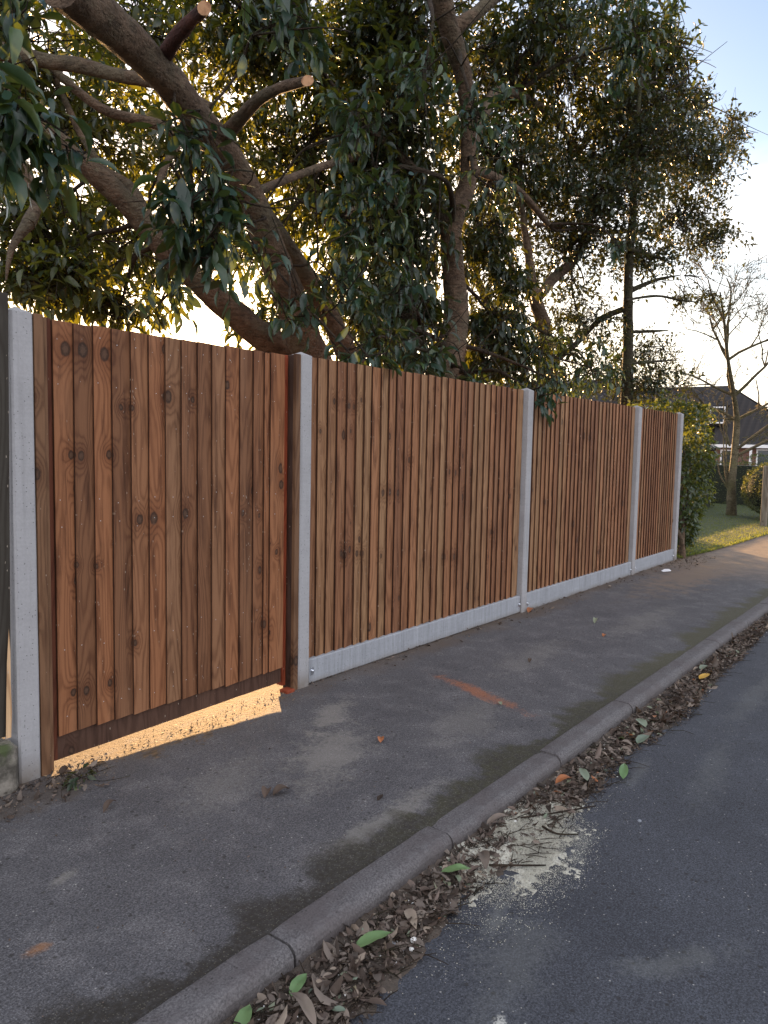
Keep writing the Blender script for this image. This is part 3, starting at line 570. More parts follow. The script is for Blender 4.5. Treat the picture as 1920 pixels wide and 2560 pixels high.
BLOBS={
 'laurel_left_far':[(2.95,2.60,4.16,0.54,1.20,0.43,95,0.115,0.08),(4.12,3.00,4.87,0.75,1.30,0.48,105,0.115,0.08),(5.35,2.90,5.21,0.89,1.30,0.74,150,0.115,0.08),(3.67,3.20,3.95,0.87,1.00,0.37,85,0.115,0.08),(4.87,3.20,4.08,0.77,1.00,0.46,70,0.115,0.08),(3.02,2.60,2.95,0.56,0.90,0.44,95,0.115,0.08),(3.98,3.00,3.04,0.62,0.90,0.38,70,0.115,0.08),(2.94,2.20,2.49,0.47,0.60,0.17,60,0.115,0.08),(3.31,2.00,2.34,0.32,0.30,0.09,16,0.11,0.5),(3.36,1.60,2.34,0.11,0.30,0.07,3,0.11,0.7),(5.93,2.80,4.39,0.78,1.20,0.87,160,0.115,0.08),(5.38,2.80,3.31,0.43,0.80,0.47,40,0.115,0.08),(6.56,2.60,5.41,0.81,1.20,0.86,170,0.115,0.08),(6.60,2.60,3.97,0.74,1.10,0.96,190,0.115,0.08),(6.52,2.40,2.83,0.65,0.80,0.47,85,0.115,0.08),(4.54,1.80,2.38,0.20,0.50,0.17,14,0.11,0.3),(4.39,2.60,3.14,0.42,0.60,0.28,30,0.12,0.4),(7.13,2.20,2.72,0.36,0.50,0.50,45,0.115,0.08),],
 'laurel_left_near':[(1.60,0.10,2.58,0.12,0.15,0.17,11,0.14,0.9),(1.53,0.20,2.71,0.13,0.20,0.19,9,0.135,0.5),(1.76,0.15,2.61,0.15,0.14,0.07,5,0.115,0.6),(1.78,0.50,3.23,0.19,0.30,0.10,10,0.13,0.6),(2.81,0.30,2.69,0.17,0.20,0.15,12,0.135,0.8),(2.64,0.35,2.59,0.15,0.20,0.15,9,0.135,0.8),(2.73,0.30,2.44,0.19,0.20,0.13,13,0.135,0.8),(2.57,0.30,2.94,0.12,0.10,0.10,5,0.135,0.5),(3.16,0.40,2.47,0.09,0.10,0.12,4,0.11,0.9),(2.82,0.80,2.31,0.12,0.20,0.08,4,0.11,0.9),(3.71,0.15,1.94,0.11,0.10,0.10,5,0.11,0.8),(3.84,0.10,1.92,0.09,0.10,0.10,4,0.11,0.8),(3.51,0.60,3.95,0.32,0.30,0.17,16,0.135,0.6),(4.09,0.50,3.48,0.30,0.30,0.30,14,0.135,0.6),(4.18,0.60,2.92,0.25,0.30,0.31,16,0.135,0.7),(3.50,0.50,2.23,0.15,0.20,0.22,6,0.11,0.9),(3.95,0.50,2.48,0.24,0.30,0.29,16,0.115,0.6),],
 'laurel_mid':[(6.47,1.90,5.61,0.72,1.00,0.64,150,0.115,0.15),(8.30,1.90,6.03,0.81,1.00,0.57,110,0.115,0.15),(6.24,1.70,4.45,0.62,0.90,0.66,130,0.115,0.2),(6.20,1.60,3.44,0.51,0.70,0.62,95,0.12,0.5),(5.76,1.30,2.54,0.40,0.60,0.51,70,0.125,0.9),(8.64,2.00,5.06,0.79,0.90,0.84,130,0.115,0.2),(9.73,1.70,6.34,0.90,0.90,0.79,130,0.115,0.15),(10.08,1.70,5.33,0.87,0.80,0.71,90,0.11,0.2),(10.63,1.20,7.02,0.65,0.60,0.60,75,0.12,0.3),(7.93,1.60,3.60,0.41,0.50,0.60,34,0.115,0.6),(7.37,1.20,2.51,0.47,0.50,0.39,50,0.115,0.9),(7.73,0.90,2.36,0.48,0.40,0.35,46,0.11,0.9),(6.23,0.80,1.98,0.30,0.30,0.15,18,0.11,0.8),(4.36,0.50,3.16,0.28,0.25,0.34,16,0.12,0.6),(5.67,0.50,4.15,0.40,0.30,0.40,16,0.12,0.5),(6.15,0.60,3.69,0.25,0.25,0.21,7,0.12,0.6),(4.80,0.60,2.53,0.23,0.25,0.34,16,0.12,1.1),(4.16,0.25,2.07,0.19,0.15,0.19,9,0.11,1.0),(6.05,0.05,1.84,0.26,0.08,0.10,11,0.1,1.0),(7.48,1.50,3.66,0.39,0.40,0.53,34,0.115,0.4),(8.05,1.40,3.33,0.37,0.40,0.46,26,0.115,0.5),(7.27,1.20,2.75,0.34,0.30,0.30,22,0.115,0.6),(8.83,0.45,5.97,0.32,0.25,0.45,26,0.13,0.8),(11.34,1.10,6.74,0.63,0.50,0.63,60,0.115,0.2),(11.88,0.90,7.34,0.35,0.40,0.53,26,0.12,0.1),(10.75,1.20,6.07,0.61,0.50,0.50,50,0.115,0.2),(4.99,2.40,5.13,0.57,0.80,0.39,50,0.115,0.1),(10.90,1.80,3.54,0.77,0.40,0.65,14,0.09,0.3),(5.00,0.50,2.06,0.22,0.20,0.12,12,0.115,0.7),(9.28,0.90,2.37,0.45,0.40,0.23,16,0.115,0.5),(8.97,1.20,2.69,0.45,0.40,0.40,20,0.115,0.5),(7.06,0.30,2.03,0.27,0.20,0.23,9,0.11,1.1),(9.00,0.50,3.76,0.23,0.20,0.23,5,0.11,1.0),(8.31,0.50,2.31,0.40,0.30,0.31,14,0.11,0.9),(8.61,0.80,6.37,0.68,0.30,0.32,22,0.13,0.8),(8.04,1.20,6.07,0.53,0.50,0.40,30,0.115,0.15),(11.32,0.90,7.38,0.39,0.30,0.45,14,0.14,0.5),(5.05,0.60,4.26,0.28,0.30,0.31,12,0.12,0.5),],
 'holly':[(10.45,0.90,5.48,0.78,0.80,0.74,170,0.09,0.0),(9.79,1.10,4.62,0.87,0.80,0.53,150,0.09,0.0),(11.49,0.70,5.71,0.64,0.50,0.59,100,0.09,0.0),(12.17,0.50,5.71,0.53,0.40,0.61,80,0.09,0.0),(13.25,0.40,6.43,0.25,0.20,0.43,26,0.09,0.0),(11.82,0.70,4.85,0.72,0.40,0.41,80,0.09,0.0),(12.45,0.40,4.60,0.47,0.30,0.28,34,0.09,0.0),(10.80,0.90,4.09,0.68,0.50,0.32,60,0.09,0.0),(9.97,1.60,4.12,0.79,0.70,0.62,90,0.09,0.0),(9.46,1.90,4.67,0.82,0.80,0.73,110,0.09,0.0),(11.52,0.80,6.40,0.38,0.40,0.53,50,0.09,0.0),(12.51,0.70,6.73,0.20,0.20,0.35,20,0.09,0.0),(10.24,1.50,3.19,0.80,0.60,0.44,60,0.08,0.1),(11.66,1.20,2.89,0.74,0.50,0.42,50,0.08,0.1),(10.68,1.00,2.33,0.69,0.50,0.26,50,0.08,0.1),(11.12,0.70,2.35,0.51,0.40,0.26,34,0.08,0.1),(11.70,0.60,3.61,0.19,0.10,0.10,5,0.08,0.1),(12.03,0.30,3.69,0.23,0.10,0.15,9,0.08,0.1),],
}

def down(st, x, y, r=1.2):     # carry a stem to the ground
    return [(x, y, -.06, st[0][3] * r), ((x + st[0][0]) / 2, (y + st[0][1]) / 2, st[0][2] * .5, st[0][3] * 1.05)] + list(st)
def trunk_mb(lines, n=14, wob=.13, sub=5, mi=0):
    b = MB()
    for i, L in enumerate(lines):
        b.tube([p[:3] for p in L], [p[3] for p in L], n, mi, wob=wob, seed=i * 3.7, sub=sub)
    return b
# --- the big leaning laurel
t = empty('laurel_tree', (4.9, 1.3, 0), 'big many-stemmed laurel leaning left behind the gate, with thick brown stems and two sawn-off stubs', 'tree')
stem_a_ = down(stem_a, 5.0, 1.35); stem_b_ = down(stem_b, 5.2, 1.5); stem_c_ = down(stem_c, 5.75, 1.45)
trunk_mb([stem_a_, stem_b_, stem_c_]).build('trunk', BARK, t)
trunk_mb([limb_l1, limb_l2, limb_l3, limb_l4, limb_l5, limb_l6, limb_m1, limb_m2], 9, .18).build('limb', BARK, t)
for st, mt, lb_ in ((stub_a, BARK_RED, 'dark red peeling stub with a pale sawn end'), (stub_b, BARK, 'grey-brown stub with an oval pale sawn end')):
    b = MB(); b.tube([p[:3] for p in st], [p[3] for p in st], 14, 0, capmi=1, wob=.16, sub=4, seed=9)
    e_ = Vector(st[-1][:3]); ax_ = (e_ - Vector(st[-2][:3])).normalized(); tc = (Vector((0, -2.95, 1.4)) - e_).normalized()
    for rg in (range(14 * (len(st) - 1) * 4, 14 * ((len(st) - 1) * 4 + 1)), range(b.n - 14, b.n)):
        for q_ in rg: v_ = Vector(b.V[q_]); b.V[q_] = tuple(v_ - ax_ * max(-.02, (v_ - e_).dot(tc)) * 1.3 + ax_ * .01)
    o = b.build('sawn_stub', [mt, CUT], t); o['label'] = lb_
lb, tb, cs = crown(BLOBS['laurel_left_far'], (1.05, 1), 9, LT, LF, dens=1.65)
lb2, tb2, cs2 = crown(BLOBS['laurel_left_near'], (1.05, 1), 9, LT, LF, L=.3)
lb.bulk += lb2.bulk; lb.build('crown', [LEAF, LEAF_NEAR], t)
branches(tb, [stem_a, stem_b, stem_c, limb_l1, limb_l2, limb_l3, limb_l4, limb_m1, limb_m2], cs, .032); branches(tb2, [stem_a, stem_c, limb_l1], cs2[4:], .008, 5, 1)
tb.V += [] ; off = tb.n; tb.F += [tuple(i + off for i in f) for f in tb2.F]; tb.V += tb2.V; tb.A += tb2.A; tb.M += tb2.M; tb.S += tb2.S; tb.n += tb2.n; tb.build('branches', TWIG, t)
# --- upright laurel
t = empty('laurel_tree', (6.25, 1.3, 0), 'upright laurel with one thick bare vertical trunk rising behind the second fence panel', 'tree')
stem_d_ = down(stem_d, 6.1, 1.3, 1.15); sdb = down(stem_d_back, 7.3, 1.7)
trunk_mb([stem_d_], 16, .1).build('trunk', BARK, t)
trunk_mb([sdb, fork_d1, fork_d2, fork_d3, fork_d4], 9, .16).build('limb', BARK, t)
lb, tb, cs = crown(BLOBS['laurel_mid'], (1.05, 1), 9, LT, LF, dens=2.0, neard=1.1)
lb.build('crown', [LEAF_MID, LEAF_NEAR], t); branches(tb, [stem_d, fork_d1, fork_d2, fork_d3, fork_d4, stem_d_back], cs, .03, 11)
b = MB(); P = [(7.9, 1.2, 4.95), (7.98, 1.05, 4.93), (8.02, .95, 4.9)]
tb.build('branches', TWIG, t)
# --- forked tree and holly
t = empty('forked_tree', (9.7, 1.65, 0), 'slim dark tree forking low above the third fence panel', 'tree')
trunk_mb([down(stem_e, 9.7, 1.65), fork_e1, fork_e2, limb_e3], 9, .16).build('trunk', BARK, t)
hb = BLOBS['holly']; eb_ = [hb[8], hb[9], hb[12]]; fb_ = [q for i, q in enumerate(hb) if i not in (8, 9, 12)]
lb, tb, cs = crown(eb_, 0, 10, ST, SF, L=.62, wr=.5, tw=.0024, dens=1.8); lb.build('crown', [HOLLY], t); branches(tb, [stem_e, fork_e1, fork_e2, limb_e3], cs, .02, 21, 16); tb.build('branches', TWIG, t)
t = empty('holly_tree', (10.68, .95, 0), 'tall small-leaved holly with a straight thin mossy trunk near the end of the fence', 'tree')
trunk_mb([down(stem_f, 10.7, .95)], 10, .1).build('trunk', BARK_GRN, t)
trunk_mb([fork_f1, fork_f2, fork_f3, fork_f4, fork_f5, fork_f6], 7, .15).build('limb', BARK_GRN, t)
lb, tb, cs = crown(fb_, 0, 11, ST, SF, L=.7, wr=.5, tw=.0024, dens=1.8); lb.build('crown', [HOLLY], t); branches(tb, [stem_f, fork_f1, fork_f2, fork_f3, fork_f4, fork_f5], cs, .016, 31, 8); tb.build('branches', TWIG, t)
# --- bare tree on the lawn
t = empty('bare_tree', (18.1, 1.2, 0), 'leafless winter tree standing on the lawn in front of the house', 'tree')
bare = [(a, b_, c, d * .85) for a, b_, c, d in bare]; bare[0] = (18.13, 1.2, -.05, .125); trunk_mb([bare], 12, .15).build('trunk', BARK_LT, t)
bb = MB(); br = random.Random(12)
def grow(p, d, L, r, depth):
    k = 4; P = [p]; q = p; dd = d
    for i in range(k):
        dd = (dd + Vector((br.gauss(0, .16), br.gauss(0, .16), br.gauss(0, .13) + .03))).normalized(); q = q + dd * L / k; P.append(q)
    R = [r * (1 - .45 * i / k) for i in range(k + 1)]; bb.tube(P, R, 5 if r > .012 else 3, 0, cap=False)
    if depth == 0: return
    for i in range(br.choice((3, 3, 4))):
        j = br.choice((2, 3, 4)); s = Vector((br.gauss(0, 1), br.gauss(0, 1), br.gauss(.25, .7))).normalized()
        grow(P[j], (dd * .75 + s * .75).normalized(), L * br.uniform(.55, .8), max(.0065, R[j] * .7), depth - 1)
for (i, d, L, r) in ((3, (-.3, .9, .6), .9, .035), (3, (.2, -.8, .8), .9, .035), (4, (-.5, .5, .9), 1., .035), (4, (.2, -.5, 1), 1., .035), (4, (-.3, .95, .35), 1., .028), (5, (-.2, .7, .9), .9, .03), (5, (.1, -.8, .9), .9, .03), (6, (-.2, .3, 1), .8, .022), (6, (0, -.5, 1), .8, .022), (5, (0, .1, 1), .9, .025), (3, (.3, .8, .2), .8, .02)):
    grow(Vector(bare[i][:3]), Vector(d).normalized(), L * 1.1, r * 1.1, 4)
for (z0, dy, z1) in ((1.35, -1.35, 2.1), (1.5, -1.3, 2.6)):
    p = Vector((18.1, 1.15, z0)); bb.tube([p, p + Vector((0, dy * .5, (z1 - z0) * .5)), p + Vector((.1, dy, z1 - z0))], [.035, .03, .02], 7, 0, sub=3)
    grow(p + Vector((.1, dy, z1 - z0)), Vector((0, -.6, .6)), .6, .02, 2)
for (z0, ys) in ((.62, ((.28, .9), (.16, 1.6), (.1, 1.9))), (1.55, ((.3, .9), (.2, 1.2)))):
    for (dy, dz) in ys:
        p = Vector((18.0, 1.28, z0)); bb.tube([p, p + Vector((0, dy * .7, dz * .4)), p + Vector((0, dy, dz))], [.022, .016, .008], 5, 0, sub=3)
bb.build('branches', BARK_LT, t)

# ------------------------------------------------------------------ fence
PX = [1.495, 3.101, 5.825, 8.491, 10.039]; PWD = .09
plabel = ['grey concrete post at the left end, between the old dark fence and the gate', 'grey concrete post with brown timber beside it, right of the gate', 'grey concrete post between the first and second long panels', 'thin far concrete post between the second long panel and the last short panel', 'last concrete post at the far end, beside the leafy bush']
for i, x in enumerate(PX):
    b = MB(); x1 = x + PWD; e = .008; zb, zt = -.05, 1.872; y1 = .115
    ring = lambda z: [(x + e, 0, z), (x1 - e, 0, z), (x1, e, z), (x1, y1, z), (x, y1, z), (x, e, z)]
    zs = [zb] + [zb + (zt - zb) * k / 12 for k in range(1, 12)] + [zt]; V = []
    for k, z in enumerate(zs): V += [(vx + mnoise.noise(Vector((vx * 30, z * 2.3, i))) * .0016, vy + mnoise.noise(Vector((vy * 30, z * 2.1, i + 9))) * .0012, z) for vx, vy, z in ring(z)]
    F = [(k * 6 + j, k * 6 + (j + 1) % 6, (k + 1) * 6 + (j + 1) % 6, (k + 1) * 6 + j) for k in range(len(zs) - 1) for j in range(6)]
    V.append(((x + x1) / 2, .05, zt + .024)); L = (len(zs) - 1) * 6; F += [(L + j, L + (j + 1) % 6, len(V) - 1) for j in range(6)]
    b.add(V, F); tag(b.build('concrete_post', CONC, None, (x, 0, 0)), plabel[i], 'fence post', 'concrete fence posts')

def board_mb(x0, x1, zb, zt, y, rr, te=.021, tn=.004):
    """feather-edged board: thick edge on the left, thin edge on the right"""
    b = MB(); n = 10; lean = rr.gauss(0, .0012); V = []; zt += rr.uniform(-.003, .003); zb += rr.uniform(-.006, .004)
    for k in range(n + 1):
        z = zb + (zt - zb) * k / n; w_ = mnoise.noise(Vector((x0 * 7, z * 1.7, 1))) * .002; dx = lean * (z - .9) + w_ * .5
        dz = (rr.uniform(-.001, .001)) if k in (0, n) else 0
        V += [(x0 + dx, y + .006, z + dz), (x0 + dx, y - te + .0025, z + dz), (x0 + dx + .0025, y - te, z + dz), (x1 + dx + .006, y - tn + w_, z + dz), (x1 + dx + .006, y + .006, z + dz)]
    F = []; Mi = []
    for k in range(n):
        for j in range(5):
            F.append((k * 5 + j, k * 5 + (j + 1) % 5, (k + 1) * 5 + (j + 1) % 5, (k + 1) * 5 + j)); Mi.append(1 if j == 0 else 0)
    F.append((4, 3, 2, 1, 0)); Mi.append(1); F.append(tuple(n * 5 + j for j in range(5))); Mi.append(1)
    b.add(V, F); b.M = Mi; return b
def nails(b, x0, x1, y, zs, rr, mi=2):
    for z in zs:
        cx = x0 + (x1 - x0) * rr.uniform(.2, .45); cz = z + rr.uniform(-.02, .02); r = .0024
        fy = y - .017 + (.012) * ((cx - x0) / (x1 - x0)) - .0012
        b.add([(cx + r * math.cos(a * math.pi / 3), fy, cz + r * math.sin(a * math.pi / 3)) for a in range(6)], [(5, 4, 3, 2, 1, 0)], mi)
def panel(x0, x1, n, label, seed):
    rr = random.Random(seed); t = empty('fence_panel', ((x0 + x1) / 2, .05, 0), label, 'fence panel', 'closeboard fence panels')
    ws = [rr.uniform(.88, 1.1) for _ in range(n)]; ws[-1] = 1.35; s = sum(ws); xs = [x0]
    for w_ in ws: xs.append(xs[-1] + (x1 - x0) * w_ / s)
    for i in range(n):
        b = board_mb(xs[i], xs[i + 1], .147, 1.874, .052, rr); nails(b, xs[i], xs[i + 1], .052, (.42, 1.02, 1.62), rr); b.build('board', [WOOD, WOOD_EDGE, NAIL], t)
    for z in (.38, .98, 1.58):
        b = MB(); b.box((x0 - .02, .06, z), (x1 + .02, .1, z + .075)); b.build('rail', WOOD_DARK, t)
panel(PX[1] + PWD + .004, PX[2] - .018, 30, 'longest panel of brown vertical feather-edge boards, just right of the gate', 3)
panel(PX[2] + PWD + .004, PX[3] - .016, 28, 'middle panel of brown vertical boards between the second and third posts from the gate', 4)
panel(PX[3] + PWD + .004, PX[4] - .014, 17, 'short last panel of brown vertical boards at the far end of the fence', 5)
gl = ['long pale concrete gravel board with cracks under the longest fence panel', 'concrete gravel board under the middle fence panel', 'short concrete gravel board under the last far panel']
for i, (a, c) in enumerate(((PX[1] + PWD + .012, PX[2] - .012), (PX[2] + PWD + .003, PX[3] - .01), (PX[3] + PWD + .003, PX[4] - .008))):
    zb, zt = (.004, .147) if i == 0 else (-.01, .15)
    t = empty('gravel_board', ((a + c) / 2, .04, 0), gl[i], 'gravel board', 'concrete gravel boards'); b = MB(); n = 70; V = []; F = []
    for k in range(n + 1):
        x = a + (c - a) * k / n; h = mnoise.noise(Vector((x * 11, i, 0))) * .0025 + mnoise.noise(Vector((x * 37, i, 0))) * .002
        if i == 2 and abs(x - 9.45) < .03: hb_ = .012
        else: hb_ = 0
        V += [(x, .018, zb + hb_ + h), (x, .014, zb + .006 + hb_), (x, .014, zt - .006 + h * .5), (x, .019, zt + h), (x, .064, zt + h), (x, .064, zb)]
    for k in range(n):
        for j in range(6): F.append((k * 6 + j, (k + 1) * 6 + j, (k + 1) * 6 + (j + 1) % 6, k * 6 + (j + 1) % 6))
    F.append((0, 1, 2, 3, 4, 5)); F.append(tuple(n * 6 + j for j in range(5, -1, -1))); b.add(V, F); b.build('slab', CONC_GB, t)
    for bx in ((a + .022), (c - .022)):
        b = MB(); b.box((bx - .012, .010, zb + .05), (bx + .014, .0135, zb + .092)); P = []
        for (rr_, yy) in ((.0095, .0099), (.009, .004), (.006, .0), (.002, -.0015)):
            P.append([(bx + rr_ * math.cos(q * math.pi / 6), yy, zb + .074 + rr_ * math.sin(q * math.pi / 6)) for q in range(12)])
        V = [v for r_ in P for v in r_]; b.add(V, [(r_ * 12 + q, (r_ + 1) * 12 + q, (r_ + 1) * 12 + (q + 1) % 12, r_ * 12 + (q + 1) % 12) for r_ in range(3) for q in range(12)] + [tuple(36 + q for q in range(12))], 0, smooth=True)
        b.build('bolt', STEEL, t)
# gate
t = empty('wooden_gate', (2.35, .06, .03), 'brown board gate of knotty vertical boards, low sunlight showing under its dark bottom rail', 'gate')
GX = [1.685, 1.776, 1.867, 1.956, 2.052, 2.143, 2.236, 2.326, 2.422, 2.511, 2.599, 2.693, 2.786, 2.863, 2.908, 3.018]
rr = random.Random(8)
for i in range(15):
    zt = 1.868 - (.004 if i else .0); b = board_mb(GX[i], GX[i + 1], .132, zt, .055, rr, .018, .004)
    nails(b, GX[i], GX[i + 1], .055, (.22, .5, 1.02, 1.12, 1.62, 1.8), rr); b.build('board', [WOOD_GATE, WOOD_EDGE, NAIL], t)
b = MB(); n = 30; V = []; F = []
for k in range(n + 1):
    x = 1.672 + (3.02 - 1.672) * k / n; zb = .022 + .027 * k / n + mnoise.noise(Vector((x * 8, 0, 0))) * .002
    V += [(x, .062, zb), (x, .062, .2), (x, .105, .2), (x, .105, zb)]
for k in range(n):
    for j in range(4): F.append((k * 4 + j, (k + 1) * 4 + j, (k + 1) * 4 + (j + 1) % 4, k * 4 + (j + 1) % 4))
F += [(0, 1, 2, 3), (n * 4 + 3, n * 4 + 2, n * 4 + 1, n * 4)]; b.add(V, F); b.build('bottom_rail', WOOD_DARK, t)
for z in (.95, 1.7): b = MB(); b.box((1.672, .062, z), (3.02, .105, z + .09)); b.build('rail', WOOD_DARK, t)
b = MB(); b.box((1.655, .05, .03), (1.684, .105, 1.87)); o = b.build('stile', WOOD_RED2, t)
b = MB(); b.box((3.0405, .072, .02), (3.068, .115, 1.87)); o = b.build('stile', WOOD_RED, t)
b = MB(); b.box((1.5885, .002, -.03), (1.628, .08, 1.873), 0, .002); b.box((1.6285, .02, -.03), (1.6515, .09, 1.868), 0, .002)
tag(b.build('timber_gate_post', WOOD_POST, None, (1.6, 0, 0)), 'brown timber upright fixed against the left concrete post, hinge side of the gate', 'gate post')
b = MB(); b.box((3.0755, .028, -.02), (3.0995, .1, 1.873), 1, .002); b.box((3.0625, .003, -.02), (3.0995, .0275, 1.875), 0, .002)
tag(b.build('timber_gate_post', [WOOD_POST, WOOD_DARK], None, (3.08, 0, 0)), 'brown timber upright against the concrete post on the right side of the gate', 'gate post')
b = MB(); b.box((3.0, -.012, -.01), (3.06, .05, .016), 0, .003)
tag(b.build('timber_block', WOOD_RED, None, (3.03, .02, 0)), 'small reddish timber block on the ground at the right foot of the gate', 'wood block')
# old fence on the left
t = empty('old_fence', (1.2, .05, 0), 'old dark weathered timber fence at the left edge, with a splintered pale corner', 'fence')
xs = [.55, .7, .85, 1.0, 1.15, 1.3, 1.4795]
for i in range(6):
    b = MB(); b.box((xs[i], .03 + .008 * (i % 2), .2 + rnd.uniform(0, .01)), (xs[i + 1] - .003, .05 + .008 * (i % 2), 1.935 - .004 * (i % 2)), 0, .002); b.V = [(v[0] + .004 * v[2], v[1] - .006 - .022 * v[2], v[2]) for v in b.V]; b.build('board', WOOD_OLD, t)
b = MB(); b.add([(1.448, .012, .2), (1.468, 0.010, 0.2), (1.474, 0.011, 0.3), (1.471, 0.010, 0.42), (1.473, 0.011, 0.55), (1.468, 0.010, 0.64), (1.458, 0.011, 0.5), (1.452, 0.010, 0.36)], [tuple(range(7, -1, -1))])
o = b.build('splinter', WOOD_RAW, t); o['label'] = 'pale raw splintered wood edge'
b = MB(); n = 24
for (x0, x1, z1) in ((.9, 1.472, .19),):
    b.box((x0, -.05, -.05), (x1, .1, z1), 0, .018)
for k, v in enumerate(b.V):
    q = mnoise.noise(Vector(v) * 9) * .012; b.V[k] = (v[0] + q * .5, v[1] + q, v[2] + (q if v[2] > .1 else 0) - .06 * max(0, v[0] - 1.3) * 0)
tag(b.build('stone_block', STONE, None, (1.2, 0, 0)), 'mossy weathered stone block under the old dark fence beside the first post', 'stone block')

# ------------------------------------------------------------------ bush at the end of the fence
t = empty('leafy_bush', (10.75, .05, 0), 'tall narrow evergreen bush just past the last fence post, top leaves sunlit yellow-green', 'bush')
lb = MB(); tb = MB()
def leafcloud(lb, n, fn, ll, T=LT, F=LF, mi=0, wr=.45, up=(0, 0, 1)):
    P, O = fn(n); a = nrm(O * .7 + rng.normal(size=(n, 3)) * .6 + np.array([0, 0, -.15])); u = nrm(np.array(up) + O * .8 + rng.normal(size=(n, 3)) * .4)
    L = ll * rng.uniform(.6, 1.25, n); lb.arrays(place(T, P, a, u, L, L * wr, rng.uniform(.3, 1.5, n)), F, len(T), mi, rng.random(n))
def bush_fn(n):
    z = .12 + rng.random(n) ** .85 * 1.9; prof = np.interp(z, [.1, .3, .6, 1.2, 1.7, 2.05], [.25, .5, .8, .95, 1., .6]); th = rng.random(n) * 6.283; r = rng.random(n) ** .35
    lump = 1 + .16 * np.sin(th * 3 + z * 5) + .12 * np.sin(z * 11 + th)
    c, s = np.cos(th), np.sin(th)
    return np.stack([10.78 + c * r * .62 * prof * lump, .13 + s * r * .33 * prof * lump, z], 1), np.stack([c, s, np.where(z > 1.75, .9, .1)], 1)
leafcloud(lb, 4200, bush_fn, .075, wr=.5)
def strand(n):
    k = rng.integers(0, 9, n); bx = np.array([8.75, 9.1, 9.4, 9.7, 9.9, 10.1, 10.3, 10.55, 10.9])[k]; u = rng.random(n); hh = np.array([.1, .1, .12, .16, .3, .22, .3, .2, .25])[k]
    return np.stack([bx + u * .12 * np.sin(k * 2.1), .22 + .1 * np.sin(k * 1.7) - .05 * u, 1.84 + u * hh], 1) + rng.normal(size=(n, 3)) * [.06, .04, .012], np.stack([rng.normal(size=n) * .5, -np.ones(n) * .3, np.ones(n) * .5], 1)
leafcloud(lb, 420, strand, .065, wr=.5)
lb.build('foliage', HEDGE_L, t)
for k in range(5):
    x = 10.35 + k * .09; tb.tube([(x, -.02 + .04 * k, -.03), (x + .04 * rnd.gauss(0, 1), .03 * k, .25), (x + .12 * rnd.gauss(0, 1), .1, .7), (x + .2 * rnd.gauss(0, 1) + .1, .15, 1.5)], [.04, .028, .022, .01], 8, 0, sub=4, wob=.35, seed=k)
tb.build('stem', BARK, t)

t = empty('sun_blocking_laurel', (13.2, 2.95, 0), 'unseen dense laurel shrub added behind the fence end to keep sun off the bush', 'bush'); b = MB()  # out of view, added to block the low sun from the bush
def gl_fn(n):
    d = nrm(rng.normal(size=(n, 3))); return np.array([13.2, 2.95, 0]) + rng.uniform(-1, 1, (n, 3)) * np.array([1.15, .4, 0]) + np.stack([0 * d[:, 0], 0 * d[:, 0], rng.random(n) * 1.95], 1), d
leafcloud(b, 6500, gl_fn, .1, wr=.5); b.build('foliage', HEDGE_L, t)
b = MB(); b.tube([(13.2, 2.95, -.03), (13.25, 2.95, 1.2)], [.05, .03], 7, 0, wob=.2); b.build('stem', BARK, t)
# ------------------------------------------------------------------ lawn and what stands on it
lw = MB(); edge = [(10.0, .03), (10.6, -.03), (11.3, -.1), (12.5, -.16), (14, -.2), (17, -.35), (22, -.7), (40, -1.2)]
V = []; F = []
for i, (x, y) in enumerate(edge): V += [(x, y, .012), (x, y + .1, .03), (x, 30, .03)]
for i in range(len(edge) - 1): F += [(i * 3, (i + 1) * 3, (i + 1) * 3 + 1, i * 3 + 1), (i * 3 + 1, (i + 1) * 3 + 1, (i + 1) * 3 + 2, i * 3 + 2)]
lw.add(V, F); tag(lw.build('lawn', LAWN), kind='structure')
gb = MB(); n = 26000; gx = 10.2 + rng.random(n) ** 1.3 * 12; ey = np.interp(gx, [e[0] for e in edge], [e[1] for e in edge]); gy = ey - .03 + rng.random(n) ** 1.2 * (1 + (gx - 10) * .28)
P = np.stack([gx, gy, np.full(n, .015)], 1); GT = np.array([(0, -.5, 0), (0, .5, 0), (.6, .3, .05), (1, 0, .2)]); GF = [(0, 1, 2), (0, 2, 3)]
L = rng.uniform(.02, .05, n); gb.arrays(place(GT, P, np.array([0, 0, 1.]) + rng.normal(size=(n, 3)) * .45, nrm(rng.normal(size=(n, 3))), L, L * .22), GF, 4, 0, rng.random(n), False)
tag(gb.build('grass', GRASS), 'short green lawn grass around the bare tree', 'grass', kind='stuff')
def boxcloud(x0, x1, y0, y1, z0, z1, rnd_=.25):
    def fn(n):
        q = rng.uniform(-1, 1, (n, 3)); ax = rng.integers(0, 3, n); sg = np.sign(rng.normal(size=n)); q[np.arange(n), ax] = sg * (1 - rng.random(n) ** 2 * .12)
        c = np.array([(x0 + x1) / 2, (y0 + y1) / 2, (z0 + z1) / 2]); h = np.array([x1 - x0, y1 - y0, z1 - z0]) / 2
        o = np.zeros((n, 3)); o[np.arange(n), ax] = sg
        P = c + q * h + np.sin(q[:, [1, 2, 0]] * 9 + q[:, [2, 0, 1]] * 5) * .02; P[:, 2] = np.maximum(P[:, 2], z0)
        return P, o
    return fn
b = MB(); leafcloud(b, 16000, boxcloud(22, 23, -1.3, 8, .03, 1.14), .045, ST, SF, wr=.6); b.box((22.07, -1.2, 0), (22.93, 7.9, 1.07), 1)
tag(b.build('clipped_hedge', [YEW, flat('hedge_core', (.012, .016, .008), .95)], None, (22.5, 3, 0)), 'long low dark clipped hedge across the back of the lawn', 'hedge')
